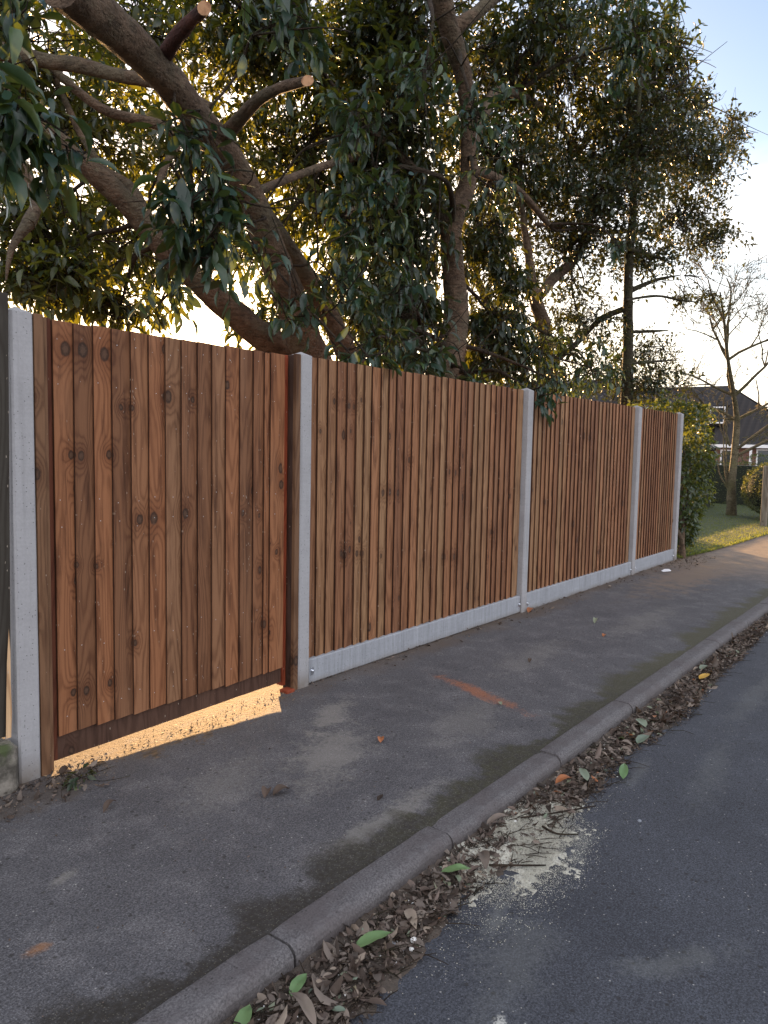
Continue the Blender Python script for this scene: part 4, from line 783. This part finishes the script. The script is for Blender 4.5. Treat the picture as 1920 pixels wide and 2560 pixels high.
def ball(cx, cy, cz, rx, ry, rz, pw=2.6):
    def fn(n):
        d = nrm(rng.normal(size=(n, 3))); k = (np.abs(d) ** pw).sum(1) ** (-1 / pw); lump = 1 + .03 * np.sin(d[:, 0] * 9 + d[:, 2] * 7) + .02 * rng.normal(size=n)
        return np.array([cx, cy, cz]) + d * (k * lump)[:, None] * np.array([rx, ry, rz]), d
    return fn
b = MB(); leafcloud(b, 14000, ball(17.7, .12, .66, .72, .74, .54), .032, ST, SF, wr=.6)
core = MB(); n1, n2 = 14, 9
for j in range(n2 + 1):
    for i in range(n1):
        th, ph = 6.2832 * i / n1, math.pi * j / n2; d = np.array([math.cos(th) * math.sin(ph), math.sin(th) * math.sin(ph), math.cos(ph)]); k = (np.abs(d) ** 2.6).sum() ** (-1 / 2.6)
        b.V.append(tuple(np.array([17.7, .12, .66]) + d * k * np.array([.66, .68, .49]))); b.A.append(0)
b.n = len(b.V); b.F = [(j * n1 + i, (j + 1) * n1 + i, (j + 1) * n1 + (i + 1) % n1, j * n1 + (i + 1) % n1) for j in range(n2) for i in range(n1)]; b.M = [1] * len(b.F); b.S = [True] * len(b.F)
t = empty('clipped_bush', (17.7, .12, 0), 'rounded clipped evergreen bush at the right edge with golden sunlit rim', 'bush')
b.build('foliage', [YEW, bpy.data.materials['hedge_core']], t)
b = MB(); b.tube([(17.7, .12, -.03), (17.72, .12, .3)], [.06, .05], 8, 0, wob=.2); b.build('stem', BARK, t)
b = MB(); b.box((15.85, .06, -.05), (15.97, .17, 1.17), 0, .01)
tag(b.build('wooden_post', WOOD_GREY, None, (15.9, .1, 0)), 'short grey-brown post at the right edge in front of the clipped bush', 'post')
for (cx, cy, cz, r, nl, nm) in ((26, 3.2, .75, .62, 1500, 'pale tan and green shrub on the left in front of the house'), (26.5, 2.35, .7, .62, 1500, 'rounded green shrub in front of the house, right of the bare trunk')):
    t = empty('garden_shrub', (cx, cy, 0), nm, 'shrub', 'shrubs in front of the house'); b = MB(); leafcloud(b, nl, ball(cx, cy, cz, r, r * .9, .65), .07, ST, SF, wr=.5); b.build('foliage', HEDGE_L if cy < 3 else CONIF, t)
    b = MB(); b.tube([(cx, cy, -.03), (cx, cy, .5)], [.03, .02], 6); b.build('stem', BARK, t)
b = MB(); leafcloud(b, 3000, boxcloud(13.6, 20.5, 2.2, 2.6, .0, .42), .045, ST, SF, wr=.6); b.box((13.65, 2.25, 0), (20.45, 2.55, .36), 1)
tag(b.build('lawn_shade_hedge', [YEW, bpy.data.materials['hedge_core']], None, (17, 2.4, 0)), 'unseen knee-high clipped hedge added to shade the lawn', 'hedge')  # hidden low hedge, added to throw shade across the lawn
t = empty('conifer_tree', (24, .75, 0), 'drooping brown-green conifer at the right edge of the view', 'tree')
b = MB(); b.tube([(24, .75, -.05), (24, .8, 3), (24.05, .75, 7.5)], [.17, .13, .03], 10, 0, sub=4, wob=.1); b.build('trunk', BARK, t)
def conf(n):
    z = 2.0 + rng.random(n) * 5.3; r = (7.6 - z) / 5.3 * 1.35 * (1 + .25 * np.sin(z * 7)); th = rng.random(n) * 6.283; q = rng.random(n) ** .5
    return np.stack([24 + np.cos(th) * r * q, .75 + np.sin(th) * r * q, z - .3 * q], 1), np.stack([np.cos(th), np.sin(th), -.9 + 0 * th], 1)
b = MB(); leafcloud(b, 9000, conf, .13, ST, SF, wr=.18); b.build('crown', CONIF, t)

# ------------------------------------------------------------------ houses
t = empty('house', (45, 7, 0), 'chalet style house with dark tiled roofs, brick ground floor and white windows beyond the lawn', 'house')
def poly(name, V, F, mt, parent):
    b = MB(); b.add(V, F); return b.build(name, mt, parent)
def slab(P4, th):
    P4 = [Vector(p) for p in P4]; n = (P4[1] - P4[0]).cross(P4[3] - P4[0]).normalized() * th
    V = P4 + [p - n for p in P4]; k = len(P4); F = [tuple(range(k)), tuple(range(2 * k - 1, k - 1, -1))] + [(i, k + i, k + (i + 1) % k, (i + 1) % k) for i in range(k)]; return V, F
poly('wall', [(42, 7.6, -.1), (42, -3, -.1), (42, -3, 1.75), (42, 7.6, 1.75), (49, 7.6, -.1), (49, -3, -.1), (49, -3, 1.75), (49, 7.6, 1.75)], [(0, 1, 2, 3), (5, 4, 7, 6), (1, 5, 6, 2), (4, 0, 3, 7)], BRICK, t)
poly('wall', [(43, 13, -.1), (43, 7.61, -.1), (43, 7.61, 3.9), (43, 13, 3.9), (49, 13, -.1), (49, 7.61, -.1), (49, 7.61, 3.9), (49, 13, 3.9)], [(0, 1, 2, 3), (5, 4, 7, 6), (1, 5, 6, 2), (4, 0, 3, 7)], TILES, t)
V, F = slab([(42.75, 13.3, 3.9), (42.75, 7.2, 3.9), (45.3, 7.85, 5.12), (45.3, 13.3, 5.12)], .12); rf = poly('roof', V, F, TILES, t)
V, F = slab([(41.7, 7.7, 1.86), (41.7, -3.2, 1.86), (45.4, -3.2, 2.5), (44.5, 5.0, 2.9), (43.05, 7.6, 2.95)], .1)
V, F = slab([(41.7, 7.7, 1.86), (41.7, -3.2, 1.86), (45.3, -3.2, 4.2), (45.3, 4.6, 4.2), (45.3, 7.85, 5.12), (43.05, 7.7, 3.6)], .1)
V = [(41.7, 7.7, 1.86), (41.7, -3.2, 1.86), (45.6, -3.2, 2.2), (45.6, 4.6, 2.75), (45.35, 7.9, 5.1), (43.02, 7.9, 3.35)]; F = [(0, 1, 2, 3), (0, 3, 4, 5)]
poly('lower_roof', V, F, TILES, t)
V = [(45.3, 7.85, 5.12), (45.3, 13.3, 5.12), (48, 13.3, 3.9), (48, 5, 3)]; poly('rear_roof', V, [(0, 3, 2, 1)], TILES, t)
b = MB(); b.box((41.58, -3.2, 1.70), (41.68, 7.75, 1.86)); b.build('gutter', WHITE, t)
b = MB(); b.box((42.62, 8.05, 3.78), (42.72, 13.3, 3.88)); b.build('gutter', WHITE, t)
def window(y0, y1, z0, z1, x, parent, mull=()):
    b = MB(); f = .07
    b.box((x - .08, y0, z0), (x, y0 + f, z1)); b.box((x - .08, y1 - f, z0), (x, y1, z1)); b.box((x - .08, y0 + f, z0), (x, y1 - f, z0 + f)); b.box((x - .08, y0 + f, z1 - f), (x, y1 - f, z1))
    for u in mull: b.box((x - .077, u - .035, z0 + f), (x - .003, u + .035, z1 - f))
    w_ = b.build('window', WHITE, parent); b = MB(); b.box((x - .03, y0 + f, z0 + f), (x - .02, y1 - f, z1 - f)); b.build('pane', GLASS, w_)
b = MB(); b.box((42.5, 7.3, 2.85), (43.6, 8.85, 3.87)); b.build('dormer', TILES, t)
window(7.36, 8.78, 2.95, 3.82, 42.5, t, (8.1,))
window(6.6, 7.35, .6, 1.6, 41.998, t); window(4.9, 5.65, -.05, 1.65, 41.998, t)
window(2, 3.6, .6, 1.6, 41.998, t, (2.8,))
b = MB(); b.box((41.2, 5.72, -.1), (41.3, 5.82, 1.7)); b.build('porch_post', WHITE, t)
t = empty('house', (32, 11, 0), 'brick house with a brown roof glimpsed through the branches above the fence', 'house')
b = MB(); b.box((30, 9.6, -.1), (37, 16, 2.9)); b.build('wall', BRICK, t)
V = [(29.7, 9.3, 2.85), (29.7, 16.3, 2.85), (33.5, 16.3, 4.6), (33.5, 9.3, 4.6), (37.3, 9.3, 2.85), (37.3, 16.3, 2.85)]; poly('roof', V, [(0, 3, 2, 1), (3, 4, 5, 2), (0, 4, 3), (1, 2, 5)], TILES, t)

# ------------------------------------------------------------------ gutter litter
def fbm(x, y, s=0): return mnoise.noise(Vector((x, y, s))) + .5 * mnoise.noise(Vector((x * 2.1, y * 2.1, s + 5))) + .25 * mnoise.noise(Vector((x * 4.3, y * 4.3, s + 9)))
def outer(x): return np.interp(x, [.5, 1.4, 1.8, 2.1, 2.26, 2.6, 3.0, 3.6, 4.3, 5.1, 6.8, 9, 14], [-1.82, -1.815, -1.76, -1.75, -1.77, -1.80, -1.78, -1.745, -1.80, -1.74, -1.70, -1.68, -1.66])
def band(name, x0, x1, yin, yout, cell, hf, mt):
    nx = int((x1 - x0) / cell); ny = int((yin - yout) / cell); b = MB(); V = []
    for j in range(ny + 1):
        for i in range(nx + 1):
            x, y = x0 + i * cell, yout + j * cell; V.append((x, y, RZ + hf(x, y)))
    F = []
    for j in range(ny):
        for i in range(nx):
            q = (j * (nx + 1) + i, j * (nx + 1) + i + 1, (j + 1) * (nx + 1) + i + 1, (j + 1) * (nx + 1) + i)
            if max(V[k][2] for k in q) > RZ - .006: F.append(q)
    b.add(V, F, 0, smooth=True); return b
def hsoil(x, y):
    o = outer(x) + .07 * fbm(x * 4, y * 4) ; u = (y - o) / (-1.575 - o)
    return (-.02 if u < 0 else -.006 + .017 * min(1, u * 2.2) ** .7 + .018 * max(0, u) ** 2) + .006 * fbm(x * 17, y * 17) + .003 * fbm(x * 45, y * 45)
sb = band('gutter_soil', .6, 13, -1.565, -1.95, .012, hsoil, SOIL)
tag(sb.build('gutter_dirt', SOIL), 'dark soil and rotted leaf mould filling the gutter along the kerb', 'dirt', kind='stuff')
def hsaw(x, y):
    d = .8 - math.hypot((x - 2.52) / .40, (y + 1.735) / .2) + .5 * fbm(x * 6, y * 9, 3) + .4 * fbm(x * 34, y * 34, 7)
    return max(hsoil(x, y), -.0005) + .006 * min(1, d * 2) + .003 * fbm(x * 40, y * 40) if d > 0 else -.05
sw = band('saw', 1.9, 3.2, -1.565, -2.0, .006, hsaw, SAWD)
n = 48000; q = rng.normal(size=(n, 2)); sx = 2.52 + q[:, 0] * .19 + q[:, 1] * .05; sy = -1.745 + q[:, 1] * .085; far = rng.random(n) < .12; sx[far] += rng.normal(size=far.sum()) * .3; sy[far] += -.03 + rng.normal(size=far.sum()) * .05
k = (sy < -1.585) & (np.array([fbm(a * 5, b_ * 8, 3) for a, b_ in zip(sx, sy)]) > -.35 + rng.random(n) * .3); sx, sy = sx[k], sy[k]; n = len(sx)
sz = np.array([max(RZ, RZ + hsoil(a, b_), RZ + hsaw(a, b_)) for a, b_ in zip(sx, sy)]) + .001 + rng.random(n) * .006 * (rng.random(n) < .6); L = rng.uniform(.0014, .0038, n)
CT = np.array([(0, -.5, 0), (1, -.4, .1), (.9, .5, 0), (.1, .4, .15)]); sw.arrays(place(CT, np.stack([sx, sy, sz], 1), rng.normal(size=(n, 3)) * [1, 1, .4], np.array([0, 0, 1.]) + rng.normal(size=(n, 3)) * .4, L, L * .7), [(0, 1, 2, 3)], 4, 0, rng.random(n), False)
tag(sw.build('sawdust', SAWD), 'pale cream sawdust spilled over the leaves beside the kerb', 'sawdust', kind='stuff')
n = 9500; u = rng.random(n); lx = .9 + u ** 1.25 * 9.5; v = rng.random(n) ** .8
ly = np.array([(-1.585) + (outer(a) + .05 * fbm(a * 4, 0) + 1.6) * q for a, q in zip(lx, v)])
keep = ~((np.hypot((lx - 2.52) / .38, (ly + 1.74) / .12) < 1) & (rng.random(n) < .8)); lx, ly = lx[keep], ly[keep]; n = len(lx)
lz = np.array([RZ + hsoil(a, c_) + .004 for a, c_ in zip(lx, ly)]) + rng.random(n) * .010
P = np.stack([lx, ly, np.maximum(lz, RZ + .004)], 1); L = np.clip(rng.lognormal(-3.75, .5, n), .006, .085); ax = rng.normal(size=(n, 3)) * [1, 1, .17]; up_ = np.array([0, 0, 1.]) + rng.normal(size=(n, 3)) * .38
lit = MB(); k = rng.random(n); T2 = LT.copy()
for lo, hi, mi in ((0, .5, 0), (.5, .965, 1), (.965, .97, 2), (.97, 1., 3)):
    s = (k >= lo) & (k < hi); lit.arrays(place(T2, P[s], ax[s], up_[s], L[s], L[s] * rng.uniform(.3, .6, s.sum()), rng.uniform(-2.2, 2.2, s.sum())), LF, 11, mi, rng.random(s.sum()))
ng = 9000; gx_ = .8 + rng.random(ng) ** 1.2 * 9; gv = rng.random(ng); gy_ = np.array([-1.585 + (outer(a) - .03 + 1.585) * q_ for a, q_ in zip(gx_, gv)])
gz_ = np.array([max(RZ, RZ + hsoil(a, c_)) for a, c_ in zip(gx_, gy_)]) + .003 + rng.random(ng) * .008; GL_ = np.clip(rng.lognormal(-5.3, .45, ng), .002, .014)
for lo, hi, mi in ((0, .6, 0), (.6, .93, 1), (.93, 1, 5)):
    s = (rng.random(ng) < 2) & (np.arange(ng) >= lo * ng) & (np.arange(ng) < hi * ng); lit.arrays(place(ST, np.stack([gx_, gy_, gz_], 1)[s], rng.normal(size=(s.sum(), 3)) * [1, 1, .3], np.array([0, 0, 1.]) + rng.normal(size=(s.sum(), 3)) * .5, GL_[s], GL_[s] * .7, rng.uniform(-2, 2, s.sum())), SF, 5, mi, rng.random(s.sum()))
for i in range(1100):   # small sticks
    a = .9 + rnd.random() ** 1.2 * 8; y = -1.59 + (outer(a) + 1.58) * rnd.random() * 1.05; z = max(RZ, RZ + hsoil(a, y)) + .008; th = rnd.gauss(0, .7); l = rnd.uniform(.02, .12); c_, s_ = math.cos(th), math.sin(th)
    lit.tube([(a, y, z), (a + c_ * l * .5 + rnd.gauss(0, .004), y + s_ * l * .5, z + .006), (a + c_ * l, y + s_ * l, z + rnd.uniform(-.002, .008))], [.0018, .0015, .001], 4, 4, cap=False)
tag(lit.build('leaf_litter', [DEAD_DK, DEAD, ORANGEL, PALEL, TWIG, PEBW]), 'brown dead leaves and small sticks lying in the gutter', 'leaf litter', kind='stuff')
# crumbs at the fence foot
n = 1500; q = rng.random(n); fx = np.where(q < .25, 1.3 + rng.random(n) * .5, np.where(q < .6, 3.2 + rng.random(n) * 6.8, 9.3 + rng.random(n) * 1.6))
fy = np.where(q < .25, -.03 - rng.random(n) ** 1.6 * .25, np.where(q < .6, .01 - rng.random(n) ** 3 * .2, -.02 - rng.random(n) ** 1.5 * .35)); L = np.clip(rng.lognormal(-4.3, .5, n), .005, .06)
b = MB(); P = np.stack([fx, fy, np.full(n, .004) + rng.random(n) * .008], 1); mi_ = rng.random(n) < .6
for s, mi in ((mi_, 0), (~mi_, 1)): b.arrays(place(LT, P[s], rng.normal(size=(s.sum(), 3)) * [1, 1, .3], np.array([0, 0, 1.]) + rng.normal(size=(s.sum(), 3)) * .5, L[s], L[s] * .5, rng.uniform(-2, 2, s.sum())), LF, 11, mi, rng.random(s.sum()))
tag(b.build('fence_foot_debris', [DEAD_DK, DEAD]), 'crumbs of dead leaf and bark scattered along the foot of the fence', 'debris', kind='stuff')
b = MB(); n = 700; fx = .6 + rng.random(n) * 7; fy = -1.4 + rng.random(n) * 1.38; L = np.clip(rng.lognormal(-5.2, .45, n), .002, .014)
b.arrays(place(ST, np.stack([fx, fy, np.full(n, .0045)], 1), rng.normal(size=(n, 3)) * [1, 1, .2], np.array([0, 0, 1.]) + rng.normal(size=(n, 3)) * .3, L, L * .7, rng.uniform(-1, 1, n)), SF, 5, 0, rng.random(n))
tag(b.build('pavement_crumbs', DEAD_DK), 'tiny dark crumbs scattered on the pavement', 'debris', kind='stuff')
n = 380; fx = 1.62 + rng.random(n) * 1.45; k = rng.random(n) < .3; fy = np.where(k, .0 + .02 * np.sin(fx * 5) + rng.normal(size=n) * .03, .1 - rng.random(n) * .34); L = np.where(k, rng.uniform(.004, .014, n), rng.uniform(.002, .008, n)); b = MB()
b.arrays(place(LT, np.stack([fx, fy, np.full(n, .004)], 1), rng.normal(size=(n, 3)) * [1, .4, .25], np.array([0, 0, 1.]) + rng.normal(size=(n, 3)) * .5, L, L * .5, rng.uniform(-2, 2, n)), LF, 11, 0, rng.random(n))
tag(b.build('gateway_crumbs', DEAD_DK), 'dark crumbs of bark and earth lying in the sunlit gap under the gate', 'debris', kind='stuff')
n = 260; fx = 1.5 + rng.random(n) * 1.6; fy = -.02 - rng.random(n) * .2 + .1; L = rng.uniform(.004, .02, n); b = MB()
b.arrays(place(ST, np.stack([fx, fy, np.full(n, .005)], 1), rng.normal(size=(n, 3)) * [1, .5, .15], np.array([0, 0, 1.]) + rng.normal(size=(n, 3)) * .4, L, L * .3, rng.uniform(-1, 1, n)), SF, 5, 0, rng.random(n))
tag(b.build('wood_shavings', flat('shavings', (.3, .2, .11), .7)), 'wood shavings and sand on the sunlit ground under the gate', 'shavings', kind='stuff')

# single leaves and stones one can point at
def leaf(x, y, z, L, wd, ang, mt, label, curl=1., tilt=.15, cat='leaf', name='fallen_leaf', roll=0., group='single fallen leaves'):
    b = MB(); n = 9; V = []; F = []
    for i in range(n + 1):
        u = i / n; w_ = wd * (math.sin(math.pi * min(1, u * 1.02) ** .8) ** .75 if 0 < i < n else .03)
        for j in range(5):
            s = (j - 2) / 2; V.append((L * (u - .5), w_ * .5 * s, L * (tilt * u + .12 * curl * math.sin(u * 3.1)) + abs(s) * w_ * .18 * curl + .004 * mnoise.noise(Vector((u * 5 + x * 9, s * 2, y)))))
    for i in range(n):
        for j in range(4): F.append((i * 5 + j, (i + 1) * 5 + j, (i + 1) * 5 + j + 1, i * 5 + j + 1))
    R = Matrix.Rotation(ang, 3, 'Z') @ Matrix.Rotation(roll, 3, 'X'); V = [R @ Vector(v) for v in V]; mz = min(v.z for v in V)
    V = [(v.x + x, v.y + y, v.z - mz + z) for v in V]; b.add(V, F, 0, rnd.random(), True); o = b.build(name, mt, None, (x, y, z)); tag(o, label, cat, group); return o
LG = [
 (2.055, -.83, .003, .06, .04, .5, DEAD_DK, 'curled dark brown leaf on the pavement below the gate, left one of a pair', 2.2),
 (2.10, -.865, .003, .075, .045, -.3, DEAD_DK, 'folded brown leaf on the pavement below the gate, right one of a pair', 1.5),
 (1.60, -.46, .003, .075, .028, .35, DEAD_DK, 'curled brown leaf lying alone on the pavement below the left end of the gate', 1.8),
 (2.79, -.83, .003, .05, .03, .6, ORANGEL, 'small orange leaf alone on the pavement, in front of the right gate post', 1.5),
 (1.665, -1.672, -.045, .115, .045, -.55, GREENL, 'large pale green leaf lying on the gutter litter near the kerb crack', .5),
 (2.13, -1.66, -.045, .10, .042, -.9, GREENL, 'bright green leaf in the gutter just left of the sawdust', .5),
 (2.24, -1.70, -.045, .085, .04, .8, DEAD, 'brown curled leaf standing up beside the green leaf left of the sawdust', 2.),
 (2.50, -1.615, -.03, .10, .035, -.55, DEAD, 'brown leaf lying on the sawdust against the kerb', 1.2),
 (3.0, -1.655, -.035, .085, .038, -.5, ORANGEL, 'orange-brown leaf in the gutter right of the sawdust', 1.2),
 (3.13, -1.69, -.04, .10, .04, .7, PALEL, 'greyish green leaf in the gutter beside the orange-brown leaf', .6),
 (3.32, -1.80, -.06, .13, .04, .3, GREENL, 'green leaf with a twig stretching onto the road from the litter', .5),
 (5.05, -1.69, -.045, .11, .05, -.3, YELLOWL, 'bright yellow leaf in the far gutter', .5),
 (5.25, -1.63, -.04, .09, .045, -.2, PALEL, 'tan oval leaf just beyond the yellow leaf', .6),
 (3.62, -1.005, .003, .035, .022, .9, PALEL, 'small whitish green leaf on the pavement right of the orange smear', 1.),
 (5.5, -.85, .003, .05, .03, .1, ORANGEL, 'little orange leaf far along the pavement', 1.2),
 (4.5, -.74, .003, .06, .025, .4, DEAD_DK, 'thin dark leaf on the pavement in front of the longest panel', 1.2),
 (5.9, -.62, .003, .10, .035, .2, PALEL, 'grey-green folded leaf on the far pavement', 1.6),
 (5.92, -.03, .003, .12, .05, .2, ORANGEL, 'orange-brown leaf against the foot of the middle post', .9),
 (1.34, -1.70, -.05, .12, .032, 1.35, DEAD, 'long rolled brown leaf standing out of the litter near the bottom edge', 1.6),
 (1.40, -1.63, -.05, .08, .035, .2, GREENL, 'small green leaf among brown ones near the bottom of the gutter', .8),
 (1.22, -1.615, -.05, .10, .04, .5, GREENL, 'olive green leaf lowest in the gutter at the bottom edge', .8),
 (3.95, -1.66, -.045, .09, .05, .9, PALEL, 'pale blue-green leaf in the gutter past the kerb joint', .8),
 (3.75, -1.74, -.055, .11, .05, -.2, PALEL, 'broad pale green leaf lying near the road edge of the litter', .6),
 (2.32, -1.19, .003, .045, .02, .2, DEAD_DK, 'thin olive leaf flat on the pavement above the moss', .6),
]
for a in LG: leaf(*a)
for (x, y, r, mt, lb_) in ((1.78, -1.735, .011, PEBW, 'white chip of stone in the gutter right of the big green leaf'), (1.72, -1.70, .010, PEBG, 'bluish grey pebble beside the white stone chips'), (1.745, -1.75, .008, PEBW, 'tiny white stone chip near the road edge of the litter'), (1.66, -1.76, .009, PEBW, 'white stone chip below the big green leaf'), (2.95, -2.0, .008, PEBG, 'small grey pebble alone on the road')):
    b = MB(); n1, n2 = 9, 6; V = []
    for j in range(n2 + 1):
        for i in range(n1):
            th, ph = 6.2832 * i / n1, math.pi * j / n2; d = Vector((math.cos(th) * math.sin(ph), math.sin(th) * math.sin(ph), .7 * math.cos(ph))); V.append(Vector((x, y, max(RZ, RZ + hsoil(x, y)) + r * .6)) + d * r * (1 + .35 * mnoise.noise(d * 2 + Vector((x * 50, 0, 0)))))
    b.add(V, [(j * n1 + i, j * n1 + (i + 1) % n1, (j + 1) * n1 + (i + 1) % n1, (j + 1) * n1 + i) for j in range(n2) for i in range(n1)]); tag(b.build('stone', mt, None, (x, y, RZ)), lb_, 'stone', 'loose stones by the gutter')
# sprig of weed at the gate foot
t = empty('weed_sprig', (1.66, -.17, 0), 'small dark green weed sprig on the ground at the left foot of the gate', 'weed'); b = MB(); sb_ = MB()
n = 34; u = rng.random(n); ang = rng.random(n) * 6.28; P = np.stack([1.66 + np.cos(ang) * .07 * u, -.17 + np.sin(ang) * .05 * u, .01 + .07 * (1 - u) * rng.random(n)], 1); L = rng.uniform(.018, .045, n)
b.arrays(place(LT, P, np.stack([np.cos(ang), np.sin(ang), .4 - u], 1), np.array([0, 0, 1.]) + rng.normal(size=(n, 3)) * .4, L, L * .45), LF, 11, 0, rng.random(n)); b.build('leaves', LEAF, t)
for k in range(4):
    a = k * 1.7; sb_.tube([(1.66, -.17, .02), (1.66 + .1 * math.cos(a), -.17 + .1 * math.sin(a), .02), (1.66 + .2 * math.cos(a + .5), -.2 + .12 * math.sin(a + .5), .006)], [.002, .0015, .001], 4, 0, cap=False, sub=4)
sb_.build('stem', TWIG, t)
b = MB(); b.add([(8.95, -.2, .006), (9.02, -.26, .012), (9.12, -.24, .006), (9.16, -.2, .016), (9.08, -.17, .02), (9.0, -.16, .008)], [(0, 1, 4, 5), (1, 2, 3, 4)]); tag(b.build('plastic_scrap', PAPER, None, (9.05, -.2, 0)), 'white scrap of plastic on the ground below the last panel', 'litter')
for i, (P, lb_) in enumerate((([(2.62, -1.65, -.045), (2.75, -1.72, -.055), (2.95, -1.82, -.068)], 'long dark twig lying across the sawdust to the road'), ([(2.25, -1.72, -.05), (2.34, -1.8, -.062), (2.40, -1.86, -.066)], 'short dark twig on the front of the sawdust'), ([(2.62, -1.74, -.05), (2.62, -1.8, -.06), (2.68, -1.86, -.066)], 'bent twig in the middle of the sawdust'))):
    b = MB(); b.tube(P, [.004, .0035, .0025], 6, 0, sub=4, wob=.3, seed=i); tag(b.build('twig', TWIG, None, P[0]), lb_, 'twig', 'twigs on the sawdust')
